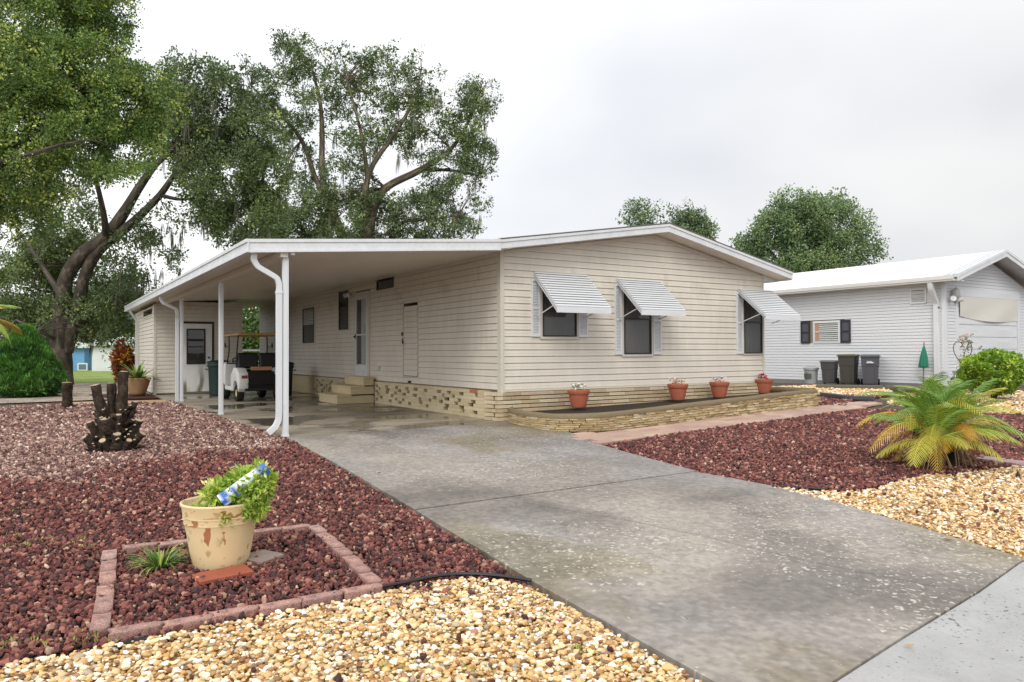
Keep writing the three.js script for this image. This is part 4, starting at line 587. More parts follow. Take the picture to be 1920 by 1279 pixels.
function crown(parent, geo, m, blobs, opt) { // blobs: {c,rx,ry,rz,n}
  const r = RNG(opt.seed), list = [];
  for (const b of blobs) for (let i = 0; i < b.n; i++) {
    const th = r() * 6.283, z = mix(-1, 1, r()), q = Math.sqrt(1 - z * z), k = mix(opt.inner ?? .45, 1, Math.sqrt(r())), nx = q * Math.cos(th), nz = q * Math.sin(th), ny = z;
    const lump = 1 + .42 * noise3.noise(nx * 2.1 + b.c.x, ny * 2.1 + b.c.y, nz * 2.1 + b.c.z);
    const p = V(b.c.x + nx * b.rx * k * lump, b.c.y + ny * b.ry * k * lump, b.c.z + nz * b.rz * k * lump);
    if (noise3.noise(p.x * opt.gf, p.y * opt.gf, p.z * opt.gf) < opt.gap) continue; if (p.y < (opt.minY ?? .3)) continue;
    list.push(p);
  }
  const im = new THREE.InstancedMesh(geo, m, list.length), o = new THREE.Object3D(), c = new THREE.Color();
  list.forEach((p, i) => { o.position.copy(p); o.rotation.set(r() * 6.3, r() * 6.3, r() * 6.3); if (opt.upright) o.rotation.set((r() - .5) * .7, r() * 6.3, (r() - .5) * .7); const s = mix(.7, 1.3, r()); o.scale.setScalar(s); o.updateMatrix(); im.setMatrixAt(i, o.matrix); const t = clamp(.5 + .9 * fbm3(p.x * opt.cf, p.y * opt.cf, p.z * opt.cf, 3) + (r() - .5) * .5); c.copy(opt.c0).lerp(opt.c1, t); if (opt.c2 && r() < (opt.p2 ?? .05)) c.copy(opt.c2); c.multiplyScalar(mix(.8, 1.2, r())); im.setColorAt(i, c); });
  im.name = opt.name ?? 'crown'; im.castShadow = im.receiveShadow = true; im.userData.kind = 'stuff'; parent.add(im); return im;
}
const oakLeaf = leafCluster(17, .21, .125, .033, 21, .15), oakM = leafMat(.6, .25);
const pb = (list, depth, dens, ext = 1) => list.map(([x, y, rx, ry, dz = 0, k = 1]) => { const d = depth + dz, s = d / F; const c = at(x, y, d); const R = [rx * s * ext, ry * s * ext]; const rz = (R[0] + R[1]) / 2; return { c, rx: R[0], ry: R[1], rz, n: Math.floor(dens * k * R[0] * R[1] * Math.min(rz, 2.2)) }; });
function limbs(list, depth, sc = 1) { return list.map(l => tube(l.map(([x, y, , dz = 0]) => at(x, y, depth + dz)), l.map(([, , w, dz = 0]) => w / 2 * (depth + dz) / F * sc), 9, 4, null, .12)); }
function twigs(blobs, hub, n, seed) { const r = RNG(seed), L = []; for (const b of blobs) for (let i = 0; i < n; i++) { const e = b.c.clone().add(V((r() - .5) * b.rx * 1.4, (r() - .2) * b.ry * 1.1, (r() - .5) * b.rz * 1.4)); const h = hub.reduce((a, q) => q.distanceTo(b.c) < a.distanceTo(b.c) ? q : a); const m = h.clone().lerp(e, .5).add(V((r() - .5) * .5, r() * .4, (r() - .5) * .5)); L.push(tube([h, m, e], [.03, .02, .008], 5, 3)); } return L; }
function moss(parent, blobs, n, seed) { const r = RNG(seed), g = leafCluster(14, .05, .55, .012, 5, 6), im = new THREE.InstancedMesh(g, std('#ffffff', .95, { side: THREE.DoubleSide }), n), o = new THREE.Object3D(), c = new THREE.Color(); for (let i = 0; i < n; i++) { const b = blobs[Math.floor(r() * blobs.length)]; o.position.set(b.c.x + (r() - .5) * 1.7 * b.rx, b.c.y - r() * b.ry * .9, b.c.z + (r() - .5) * 1.7 * b.rz); o.rotation.set(0, r() * 6, 0); o.scale.set(mix(.6, 1.4, r()), mix(.7, 2.2, r()), mix(.6, 1.4, r())); o.updateMatrix(); im.setMatrixAt(i, o.matrix); c.set('#6a6d56').multiplyScalar(mix(.6, 1.2, r())); im.setColorAt(i, c); } im.name = 'hanging_moss'; im.userData.kind = 'stuff'; im.castShadow = true; parent.add(im); }
const hubs = (list, depth) => list.flatMap(l => l.slice(Math.floor(l.length / 2)).map(([x, y, , dz = 0]) => at(x, y, depth + dz)));
const cA = hx('#485a36'), cB = hx('#7c9150'), cC = hx('#b3c063');
{ // forked live oak beyond the round cypress
  const t = thing('oak_tree', 'leaning live oak with a forked dark trunk and hanging moss', 'tree'), D = 30;
  const L = [[[114, 722, 44], [114, 640, 36], [118, 560, 27], [124, 520, 25], [150, 482, 27], [200, 444, 27], [236, 392, 19], [282, 320, 13], [322, 280, 9], [372, 236, 5]], [[124, 660, 24], [140, 600, 22], [152, 545, 21], [163, 505, 20], [190, 464, 20], [236, 428, 17], [300, 366, 12], [332, 322, 9], [380, 290, 6], [430, 250, 4]], [[300, 366, 8], [340, 374, 6], [390, 366, 3]], [[118, 560, 12], [80, 500, 9, 1], [40, 440, 6, 2]], [[200, 444, 14], [190, 380, 10, -2], [170, 300, 7, -3]], [[114, 640, 10], [70, 620, 6, -1], [30, 600, 4, -1]]];
  part('trunk', limbs(L, D), barkM, t);
  const B = pb([[425, 330, 85, 105, 0, 1], [470, 400, 62, 60], [400, 200, 80, 75], [350, 150, 62, 55], [470, 262, 66, 60], [330, 235, 66, 66, 1], [500, 330, 46, 60], [275, 490, 62, 62, 0, .8], [300, 415, 42, 44, 0, .6], [130, 415, 72, 66, 1, .75], [190, 590, 92, 52, 1, .9], [110, 600, 66, 60, 2], [250, 560, 60, 50, 1, .8], [60, 540, 80, 90, 3], [40, 620, 60, 60, 3], [230, 640, 50, 28, 0, .6], [90, 470, 66, 60, 2], [420, 420, 62, 36], [200, 520, 60, 44, 2, .7], [370, 300, 60, 60, 2]], D, 260);
  part('branches', twigs(B, hubs(L, D), 2, 3), barkM, t);
  crown(t, oakLeaf, oakM, B, { seed: 3, gf: 1.1, gap: .0, cf: .35, c0: cA, c1: cB, c2: cC, p2: .04 }); moss(t, B.slice(0, 12), 150, 5);
}
{ // nearer oak, mostly its overhanging crown
  const t = thing('oak_tree', 'dense bright green oak whose crown hangs over the left yard', 'tree'), D = 22;
  const L = [[[-190, 760, 60], [-180, 560, 48], [-150, 420, 40], [-90, 320, 30], [0, 240, 18], [90, 180, 9]], [[-150, 420, 26], [-120, 300, 20, 1], [-60, 160, 13, 1], [20, 80, 7, 1]], [[-90, 320, 18], [20, 300, 11, -1], [120, 270, 6, -1]]];
  part('trunk', limbs(L, D), barkM, t);
  const B = pb([[40, 130, 120, 90], [160, 150, 110, 85, 1], [90, 40, 110, 60, 1], [190, 40, 66, 62, 2, .8], [30, 270, 110, 105], [150, 265, 90, 85, 1], [235, 210, 76, 74, 2], [250, 280, 60, 55, 2, .9], [290, 180, 50, 60, 2, .8], [20, 400, 76, 60, 1, .7], [-80, 120, 110, 110], [-80, 320, 110, 130], [200, 310, 50, 40, 1, .8], [60, 350, 70, 40, 0, .8], [130, -30, 120, 60, 1]], D, 500);
  part('branches', twigs(B, hubs(L, D), 2, 4), barkM, t);
  crown(t, leafCluster(18, .17, .088, .025, 22, .1), oakM, B, { seed: 13, gf: 1.3, gap: -.1, cf: .5, c0: hx('#3f5a2a'), c1: hx('#82a045'), c2: hx('#b6c25a'), p2: .18 });
}
{ // open oak behind the home
  const t = thing('oak_tree', 'tall open live oak with pale limbs rising behind the beige home', 'tree'), D = 38;
  const L = [[[676, 720, 44], [678, 560, 34], [688, 440, 26], [704, 380, 18], [724, 352, 15], [790, 318, 12], [845, 280, 8], [880, 225, 5], [900, 170, 3]], [[678, 560, 26], [640, 440, 18], [606, 340, 13], [604, 250, 10], [600, 190, 7], [585, 130, 4]], [[640, 440, 14], [590, 330, 10, 1], [565, 262, 8, 1], [520, 210, 5, 1], [470, 160, 3, 1]], [[688, 440, 14], [690, 330, 11, -1], [740, 250, 8, -1], [775, 190, 5, -1], [790, 130, 3, -1]], [[690, 330, 9, -1], [675, 240, 6, -1], [650, 150, 4, -1]], [[724, 440, 8], [750, 418, 6], [800, 412, 4], [860, 405, 2]], [[790, 318, 8], [850, 320, 5, 1], [900, 330, 2, 1]]];
  part('trunk', limbs(L, D), std('#c9bda9', .95, { map: barkT, bumpMap: barkT, bumpScale: .02 }), t);
  const l2 = [[490, 165, 46, 36, 0, .6], [470, 130, 26, 22, 0, .5], [560, 115, 52, 42], [540, 85, 30, 22, 0, .7], [640, 140, 44, 46, 0, .8], [600, 205, 56, 42, 0, .8], [520, 230, 50, 40, 1, .8], [700, 185, 46, 40, 0, .8], [712, 120, 34, 36], [745, 165, 36, 36, -1, .8], [790, 140, 38, 36, -1], [780, 205, 48, 40, -1], [680, 260, 54, 34, -1, .7], [760, 262, 50, 36, 0, .8], [892, 185, 40, 40], [868, 232, 44, 40, 0, .9], [888, 290, 42, 48, 1], [838, 330, 50, 42, 0, .8], [800, 390, 62, 38], [878, 385, 40, 32, 1, .8], [650, 340, 54, 44, 0, .7], [600, 390, 54, 46, 0, .9], [700, 400, 60, 40, 0, 1], [560, 320, 44, 44, 1, .6], [560, 430, 70, 34], [720, 436, 90, 22], [500, 420, 52, 44, 1, .9], [860, 432, 60, 14, 0, .9], [640, 300, 40, 30, 1, .5], [820, 262, 40, 30, 1, .7], [620, 470, 120, 50, 1], [800, 480, 100, 40, 1]];
  const B = pb(l2, D, 210, 1.12); part('branches', twigs(B, hubs(L, D), 5, 5), std('#b5a894', .95, { map: barkT }), t);
  crown(t, leafCluster(15, .22, .13, .034, 23, .1), oakM, B, { seed: 23, gf: .95, gap: -.02, cf: .3, c0: hx('#465836'), c1: hx('#778c50'), c2: hx('#a3b060'), p2: .07, inner: .2 }); moss(t, B, 130, 6);
}
function roundTree(label, base, L, list, D, dens, seed, c0, c1, gap = -.12) { const t = thing('shade_tree', label, 'tree'); part('trunk', limbs(L, D), barkM, t); const B = pb(list, D, dens); part('branches', twigs(B, hubs(L, D), 1, seed + 2), barkM, t); crown(t, leafCluster(10, .3, .22, .06, 24 + seed, .1), oakM, B, { seed, gf: .6, gap, cf: .25, c0, c1, c2: hx('#94a35a'), p2: .05, inner: .2 }); }
roundTree('rounded green tree above the grey roof', 0, [[[1510, 700, 26], [1508, 560, 18], [1510, 470, 10], [1512, 400, 5]], [[1508, 560, 12], [1450, 480, 8], [1420, 440, 4]], [[1508, 560, 12], [1570, 480, 8], [1600, 430, 4]]], [[1510, 425, 84, 66], [1455, 445, 62, 52], [1575, 440, 60, 56], [1500, 385, 62, 32, 0, .9], [1560, 392, 40, 34, 1, .9], [1618, 462, 34, 42, 1], [1415, 465, 44, 34, 1], [1520, 500, 100, 36], [1400, 490, 30, 26, 1], [1470, 520, 80, 40]], 55, 85, 31, hx('#56704a'), hx('#88a062'));
roundTree('small tree crown showing over the ridge of the beige home', 0, [[[1225, 700, 22], [1225, 520, 14], [1222, 420, 6]], [[1225, 520, 10], [1290, 450, 5], [1305, 415, 3]]], [[1208, 402, 46, 28], [1180, 400, 24, 22, 0, .8], [1236, 396, 26, 24], [1298, 412, 32, 30], [1320, 430, 26, 24], [1270, 420, 30, 26, 0, .8], [1250, 460, 90, 40]], 62, 90, 33, hx('#52684a'), hx('#80965f'));
roundTree('light green tree seen through the gap beside the shed', 0, [[[474, 705, 10], [474, 640, 7], [474, 600, 4]]], [[474, 600, 40, 46], [462, 640, 36, 30], [490, 650, 36, 30], [470, 680, 44, 22]], 42, 150, 35, hx('#56753a'), hx('#90ab58'), -.3);
roundTree('hazy grey-green tree far beyond the lawn', 0, [[[205, 700, 16], [205, 620, 12], [205, 570, 6]], [[205, 620, 8], [240, 590, 5]]], [[205, 560, 56, 48], [250, 600, 46, 52], [160, 590, 46, 50], [215, 620, 70, 40], [290, 600, 50, 60], [60, 610, 60, 40]], 75, 60, 37, hx('#5f7056'), hx('#869a78'));
{ // globe cypress
  const P = gp(46, 742), t = thing('cypress_shrub', 'dense bright green egg-shaped cypress shrub at the edge of the gravel', 'shrub', [P.x, -.1, P.z]);
  part('trunk', tube([V(0, 0, 0), V(0, .6, 0), V(0, 1.3, 0)], [.12, .1, .04], 8, 2), barkM, t);
  const r = RNG(5), g = leafCluster(16, .06, .17, .024, 9, -1.4), list = []; for (let i = 0; i < 7500; i++) { const a = r() * 6.283, h = r(), rad = 1.12 * Math.pow(Math.min(1, h / .16 + .25), .5) * Math.pow(1 - h * .985, .72) * mix(.82, 1.0, Math.sqrt(r())) * (1 + .3 * noise3.noise(Math.cos(a) * 5, h * 6, Math.sin(a) * 5) + .12 * noise3.noise(Math.cos(a) * 14, h * 15, Math.sin(a) * 14)); list.push([rad * Math.cos(a), .03 + h * 1.95, rad * Math.sin(a), a]); }
  const im = new THREE.InstancedMesh(g, leafMat(.8, .15), list.length), o = new THREE.Object3D(), c = new THREE.Color(); list.forEach(([x, y, z, a], i) => { o.position.set(x, y, z); o.rotation.set((r() - .5) * .4 + Math.sin(a) * .25, r() * 6, (r() - .5) * .4 - Math.cos(a) * .25); o.scale.setScalar(mix(.7, 1.25, r())); o.updateMatrix(); im.setMatrixAt(i, o.matrix); c.set('#24491c').lerp(hx('#6aa53a'), clamp(.5 + 1.2 * fbm3(x * 3, y * 3, z * 3, 2) + (r() - .5) * .7)); im.setColorAt(i, c); }); im.name = 'foliage'; im.userData.kind = 'stuff'; im.castShadow = im.receiveShadow = true; t.add(im);
}
// feather palms
function frondGeo(len, lw, droop, n, seed, fold = .5) {
  const r = RNG(seed), P = [], C = [], rach = []; const spine = t => V(0, len * (.62 * t - droop * t * t), len * (t - .25 * droop * t * t));
  const pts = []; for (let i = 0; i <= 6; i++) pts.push(spine(i / 6)); const tg = tube(pts, [.013, .012, .01, .008, .006, .004, .002], 5, 2).toNonIndexed();
  for (let i = 0; i < n; i++) for (const s of [-1, 1]) { const t = mix(.14, 1, i / n), p = spine(t), T = spine(Math.min(1, t + .02)).sub(spine(t - .02)).normalize(), sd = V(s, 0, 0), N = V().crossVectors(V(1, 0, 0), T).normalize(); const L = lw * Math.sin(Math.PI * clamp(.12 + .83 * t)) * mix(.85, 1.1, r()); const d = sd.clone().multiplyScalar(.82).addScaledVector(T, .55 + .4 * t).addScaledVector(N, -fold * (.4 + .4 * r()) + .45).normalize(); const w = .0115; const m = p.clone().addScaledVector(d, L * .5).add(V(0, -.01, 0)), e = p.clone().addScaledVector(d, L).add(V(0, -L * .22, 0)); const a = p.clone().addScaledVector(T, w * .6), b = p.clone().addScaledVector(T, -w * .6), m1 = m.clone().addScaledVector(T, w * .75), m2 = m.clone().addScaledVector(T, -w * .75); for (const tri of [[a, b, m1], [b, m2, m1], [m1, m2, e]]) tri.forEach(v => P.push(v.x, v.y, v.z)); }
  const g = new THREE.BufferGeometry(); g.setAttribute('position', new THREE.Float32BufferAttribute(P, 3)); g.computeVertexNormals(); return merge([g, tg]);
}
const frondM = ['#688f30', '#82a238', '#9cb03e', '#b7b23c', '#cda834', '#cf8e30'].map(c => { const m = leafMat(.55, .2); m.color = hx(c); return m; });
{
  const P = gp(1752, 872), t = thing('date_palm', 'low clumping date palm with green and yellowing fronds', 'palm', [P.x, P.y - .02, P.z]), r = RNG(61);
  const fg = [0, 1, 2, 3].map(k => frondGeo(1.0 + .08 * k, .26, .5 + .1 * k, 27, 70 + k));
  const stems = [[0, .05, .42], [.26, .1, .4], [-.22, .12, .36], [.5, -.1, .44], [.12, -.25, .5]];
  stems.forEach(([x, z, h], q) => {
    const s = holder('trunk', t); part('stem', tube([V(x * .8, 0, z * .8), V(x, h * .6, z), V(x * 1.05, h, z * 1.05)], [.075, .07, .06], 9, 3, null, .35), std('#5b4a3a', .95, { map: barkT }), s);
    const dead = []; for (let i = 0; i < 14; i++) { const a = r() * 6.283, k = mix(.12, .3, r()); dead.push(tube([V(x, h * .95, z), V(x + .09 * Math.cos(a), h * .75, z + .09 * Math.sin(a)), V(x + k * Math.cos(a), .02, z + k * Math.sin(a))], [.012, .014, .004], 4, 3)); } part('dead_stalks', dead, std('#8c7358', .95), s);
    const n = 15; for (let i = 0; i < n; i++) { const a = i / n * 6.283 * 2.4 + q * 1.3 + r() * .4, el = i / n; const f = part('frond', fg[Math.floor(r() * 4)], frondM[0], t); f.position.set(x * 1.05, h, z * 1.05); f.rotation.order = 'YXZ'; f.rotation.set(mix(-.95, .7, 1 - el) + (r() - .5) * .25 - .25, a, (r() - .5) * .3); f.scale.setScalar(mix(.8, 1.05, r()) * mix(1.0, .82, Math.max(0, el - .6))); const ag = clamp((1 - el) * .95 - .1 + (r() - .5) * .6 + x * .35); f.material = frondM[Math.floor(clamp(ag) * 5.49)]; }
  });
}
{ const P = at(-52, 690, 15), t = thing('date_palm', 'yellow-green palm with fronds arching at the yard edge', 'palm', [P.x, -.1, P.z]), r = RNG(62), fg = [frondGeo(1.25, .3, .6, 44, 91), frondGeo(1.2, .28, .75, 44, 92)]; part('trunk', tube([V(0, 0, 0), V(.03, 1, 0), V(0, 1.95, 0)], [.12, .1, .08], 9, 3, null, .3), std('#5b4a3a', .95, { map: barkT }), t); for (let i = 0; i < 22; i++) { const f = part('frond', fg[i % 2], frondM[1 + Math.floor(r() * 4)], t); f.position.set(0, 1.95, 0); f.rotation.order = 'YXZ'; f.rotation.set(mix(-.5, .9, r()) - .1, i * 2.4, 0); f.scale.setScalar(mix(.8, 1.0, r())); } }
{ // clipped round shrub
  const t = thing('round_shrub', 'clipped round lime green shrub on a thin stem by the grey house', 'shrub', at(1863, 735, 20).setY(-.12).toArray()), D = 20; const s = D / F;
  part('trunk', [0, 1, 2].map(k => tube([V((k - 1) * .05, 0, 0), V((k - 1) * .15, .25, .05 * k), V((k - 1) * .4, .6, .1 * (k - 1))], [.035, .03, .015], 6, 3)), barkM, t);
  crown(t, leafCluster(14, .07, .075, .025, 41, 0), leafMat(.5, .25), [{ c: V(0, .72, 0), rx: .7, ry: .42, rz: .65, n: 3600 }, { c: V(.05, .95, .1), rx: .55, ry: .28, rz: .5, n: 1000 }, { c: V(.15, .4, 0), rx: .5, ry: .22, rz: .45, n: 500 }], { seed: 7, gf: 4, gap: -.3, cf: 2, c0: hx('#4f7c1e'), c1: hx('#9fbe34'), c2: hx('#c5d455'), p2: .15, inner: .75, minY: .12, name: 'foliage' });
}
{ // climbing plant on a heart-shaped trellis
  const t = thing('climbing_plant', 'sparse climbing plant on a heart-shaped wire trellis by the garage', 'plant', at(1806, 720, 22.5).setY(-.1).toArray(), -.56); const hp = []; for (let i = 0; i <= 24; i++) { const a = i / 24 * 6.283; hp.push(V(.26 * Math.pow(Math.sin(a), 3) * 1.1, 1.25 + .36 * (Math.cos(a) - .3 * Math.cos(2 * a) - .15 * Math.cos(3 * a)), 0)); }
  part('trellis', [tube(hp, hp.map(() => .014), 6, 1), tube([V(0, 0, 0), V(0, .5, 0), V(0, .85, 0)], [.014, .014, .014], 6, 1)], std('#4b4640', .6), t); part('stem', [tube([V(0, 0, .02), V(.12, .6, .03), V(.4, 1.1, 0), V(.7, 1.25, 0)], [.02, .015, .01, .005], 6, 3), tube([V(0, 0, .02), V(-.1, .5, .03), V(.05, 1.2, .02), V(.2, 1.6, .02)], [.02, .015, .01, .005], 6, 3)], barkM, t);
  crown(t, leafCluster(7, .12, .08, .028, 42, 0), leafMat(.7, .2), [{ c: V(.05, .35, .05), rx: .45, ry: .35, rz: .25, n: 150 }, { c: V(.4, .9, 0), rx: .5, ry: .35, rz: .15, n: 60 }, { c: V(.15, 1.55, 0), rx: .2, ry: .14, rz: .08, n: 14 }], { seed: 8, gf: 3, gap: -.3, cf: 2, c0: hx('#5d6a44'), c1: hx('#8a9066'), c2: hx('#b98c78'), p2: .12, minY: .02, name: 'foliage' });
}
function bladePlant(name, label, cat, pos, n, len, wid, spread, cols, seed, stiff = .5) { // strap leaves, each a bent tapered blade
  const t = thing(name, label, cat, pos), r = RNG(seed), mats = cols.map(c => { const m = leafMat(.5, .15); m.color = hx(c); return m; });
  const geos = [0, 1, 2].map(k => { const P = [], U = [], I = [], N = 7; for (let i = 0; i <= N; i++) { const q = i / N, w = wid * (q < .25 ? mix(.7, 1, q * 4) : 1 - Math.pow((q - .25) / .75, 1.8)), b = (1 - stiff) * (.5 + .3 * k); const y = len * (q - b * q * q * .8), z = len * b * q * q; P.push(-w / 2, y + w * .12, z, 0, y, z - .002, w / 2, y + w * .12, z); U.push(0, q, .5, q, 1, q); if (i < N) for (const c of [0, 1]) { const a = i * 3 + c; I.push(a, a + 1, a + 3, a + 1, a + 4, a + 3); } } const g = new THREE.BufferGeometry(); g.setAttribute('position', new THREE.Float32BufferAttribute(P, 3)); g.setAttribute('uv', new THREE.Float32BufferAttribute(U, 2)); g.setIndex(I); g.computeVertexNormals(); return g; });
  for (let i = 0; i < n; i++) { const f = part('leaf', geos[i % 3], mats[Math.floor(r() * mats.length)], t), a = r() * 6.283; f.rotation.order = 'YXZ'; f.rotation.set(spread * Math.sqrt(r()), a, (r() - .5) * .3); f.position.set(.03 * Math.sin(a), 0, .03 * Math.cos(a)); f.scale.setScalar(mix(.65, 1.1, r())); }
  return t;
}
{ const P = gp(300, 1062); bladePlant('liriope_tuft', 'grassy green tuft inside the brick border beside the large pot', 'plant', [P.x, P.y - .02, P.z], 130, .27, .012, .85, ['#4d7a26', '#6f9a33', '#3d6420', '#a7b04c'], 71, .5); }
{ const P = onY(1489, 713, -.05); bladePlant('agave', 'variegated agave with stiff pointed leaves by the grey wall', 'plant', [P.x, -.08, P.z], 14, .95, .09, .75, ['#7d8a5a', '#a9ac78', '#5f7048', '#c9c596'], 72, .8); }
const clay = std('#b08a64', .7, { map: grimeT });
{ const P = gp(258, 742), t = thing('planter_pot', 'brown clay pot standing on red mulch by the shed corner', 'pot', [P.x, -.1, P.z]); part('pot', new THREE.LatheGeometry([[0, 0], [.2, 0], [.24, .1], [.34, .42], [.37, .5], [.37, .55], [.33, .55], [.3, .48], [0, .47]].map(p => new THREE.Vector2(...p)), 28), clay, t);
  const q = bladePlant('bromeliad', 'green strap-leaved plant growing in the brown clay pot', 'plant', [P.x, .38, P.z], 40, .85, .1, 1.25, ['#7d9a48', '#98ab58', '#5d7f3a', '#b9b46a'], 73, .7); }
{ const P = gp(231, 727), t = thing('croton_bush', 'red and orange croton bush beside the shed', 'shrub', [P.x, -.1, P.z]); t.scale.setScalar(.82); part('stems', [0, 1, 2, 3].map(k => tube([V(0, 0, 0), V((k - 1.5) * .1, .6, .05 * k), V((k - 1.5) * .22, 1.3, .1 * (k - 1))], [.03, .025, .01], 6, 3)), barkM, t); for (const [k, c0, c1, c2] of [[0, '#6e2418', '#b5502a', '#d9a23a'], [1, '#55602a', '#8a5a22', '#c98a2c']]) crown(t, leafCluster(10, .1, .22, .05, 44 + k, -.3), leafMat(.45, .2), [{ c: V(0, 1.2, 0), rx: .34, ry: .75, rz: .34, n: 150 }, { c: V(.1, .5, .1), rx: .34, ry: .35, rz: .34, n: 50 }], { seed: 9 + k, gf: 2, gap: -.4, cf: 1, c0: hx(c0), c1: hx(c1), c2: hx(c2), p2: .2, minY: .05, name: 'foliage' }); }
{ const g = polySheet([[-5.5, -12.2], [-4.36, -12.0], [-4.36, -15], [-6, -15.4]], -.01, .5, .03); structure('mulch_bed', g, std('#d07a58', 1, { map: soilT })); }
// cut stumps
{
  const wood = std('#c9b294', .85, { map: grimeT }), dk = std('#71604f', .95, { map: barkT, bumpMap: barkT, bumpScale: .03 });
  const P = gp(214, 843), t = thing('tree_stump', 'cluster of dark sawn-off trunks standing in the lava rock', 'stump', [P.x, P.y - .06, P.z]), r = RNG(81); t.scale.set(.76, .72, .76);
  const stem = (x, z, h, r0, r1, dx, dz) => { const k = holder('cut_trunk', t); const e = V(x + dx, h, z + dz); const bend = V(x + dx * .35 + (r() - .5) * .03, h * .5, z + dz * .4); part('bark', tube([V(x, 0, z), bend, e], [r0, mix(r0, r1, .5), r1], 14, 8, null, .75), dk, k); const c = cyl(r1 * .92, r1 * .88, .014, 0, 0, 0, 12); const d = e.clone().sub(bend).normalize(); c.applyQuaternion(new THREE.Quaternion().setFromUnitVectors(V(0, 1, 0), d)); mv(c, e.x, e.y - .004, e.z); part('cut_face', c, wood, k); };
  stem(-.1, .0, 1.28, .09, .075, -.2, .02); stem(.08, .02, 1.52, .12, .07, .07, .0); stem(-.02, -.1, 1.3, .09, .06, -.02, -.05); stem(.1, .1, .82, .09, .06, .02, .05); stem(-.06, .14, .68, .1, .085, -.1, .1); stem(.16, .02, .95, .07, .045, .16, .04); stem(.0, .14, .74, .08, .05, .05, .12); stem(.16, .1, .62, .1, .07, .2, .1); stem(-.16, .06, .62, .09, .05, -.22, .06); stem(.0, .18, .4, .1, .07, .02, .14); stem(.2, .14, .38, .1, .07, .22, .1); stem(-.2, .12, .36, .09, .05, -.26, .06); stem(-.1, .2, .3, .09, .06, -.1, .16); stem(.1, .22, .28, .09, .05, .1, .16);
  part('root_mass', tube([V(0, -.05, .04), V(0, .2, .04), V(0, .5, .03), V(.02, .75, .02)], [.2, .25, .22, .12], 20, 8, null, .9), dk, t);
  const L = [], F2 = []; for (let i = 0; i < 150; i++) { const a = r() * 6.28, h = mix(.08, .85, r()), k = mix(.22, .36, r()) * (1.15 - .4 * h); L.push(tube([V(.18 * Math.cos(a), h - .06, .18 * Math.sin(a)), V(k * Math.cos(a), h, k * Math.sin(a)), V(k * 1.25 * Math.cos(a), h + mix(.01, .08, r()), k * 1.25 * Math.sin(a))], [.03, .024, .016], 6, 2)); if (i % 3 === 0) { const kk = k * 1.25, c = new THREE.SphereGeometry(.022, 6, 5); c.scale(1, .7, 1); F2.push(mv(c, kk * Math.cos(a), h + .05, kk * Math.sin(a))); } } part('twig_stubs', L, dk, t); part('pruned_ends', F2, wood, t).userData.kind = 'stuff';
  const Q = gp(125, 765), u = thing('tree_stump', 'short weathered single stump near the cypress shrub', 'stump', [Q.x, -.13, Q.z]); part('bark', tube([V(0, 0, 0), V(.01, .35, 0), V(0, .72, .02)], [.135, .12, .125], 12, 5, null, .3), dk, u); u.scale.setScalar(.88); part('cut_face', cyl(.12, .118, .012, 0, .715, .02, 14), wood, u);
}

// ───────────────────────── foreground pot, border, small things ─────────────────────────
const bedC = [gp(190, 1196), gp(716, 1102), gp(586, 988), gp(207, 1034)];
{
  const e = thing('brick_border', 'square border of pinkish concrete edging bricks around the large pot', 'garden border', [0, 0, 0]), r = RNG(91);
  const speck = tex(256, 256, (u, v) => { const k = .82 + .5 * (fb(u, v, 60, 2) - .5) + .3 * (fb(u, v, 6, 4) - .5); return [196 * k, 158 * k, 148 * k]; }); const ms = ['#ffffff', '#f0e8e6', '#fff4ee'].map(c => std(c, .9, { map: speck, bumpMap: concB, bumpScale: .004 }));
  const brickG = (L, w, h) => { // body with a rounded knob at one end and a socket at the other
    const s = new THREE.Shape(), k = w / 2; s.moveTo(-L / 2, -k); s.lineTo(L / 2 - k * 1.7, -k); s.quadraticCurveTo(L / 2 - k * 1.35, -k * .72, L / 2 - k * 1.1, -k * .95); s.absarc(L / 2 - k, 0, k, -Math.PI / 2, Math.PI / 2, false); s.quadraticCurveTo(L / 2 - k * 1.35, k * .72, L / 2 - k * 1.7, k); s.lineTo(-L / 2, k); s.quadraticCurveTo(-L / 2 + k * .9, 0, -L / 2, -k); const g = new THREE.ExtrudeGeometry(s, { depth: h, bevelEnabled: true, bevelSize: .006, bevelThickness: .006, bevelSegments: 2, curveSegments: 6 }); g.rotateX(-Math.PI / 2); return uvBox(g, 3); };
  const G1 = brickG(.27, .085, .07);
  const row = (a, b, n, m) => { const d = b.clone().sub(a), ang = -Math.atan2(d.z, d.x), L = Math.hypot(d.x, d.z); for (let i = 0; i < n; i++) { const p = a.clone().lerp(b, (i + .5) / n); const o = part('brick', G1, ms[Math.floor(r() * 3)], e); o.scale.set(L / n / .272, 1, 1); o.position.set(p.x + (r() - .5) * .012, G(p.z) - .062 + r() * .012, p.z + (r() - .5) * .016); o.rotation.y = ang + (r() - .5) * .07; } };
  row(bedC[0].clone().add(V(.04, 0, 0)), bedC[1], 6); const K = gp(622, 1018); row(bedC[2], K, 2); row(K, bedC[1].clone().add(V(-.01, 0, -.06)), 5); row(bedC[3], bedC[0].clone().add(V(0, 0, -.06)), 6); row(bedC[3].clone().add(V(.08, 0, 0)), bedC[2].clone().add(V(-.02, 0, 0)), 6);
}
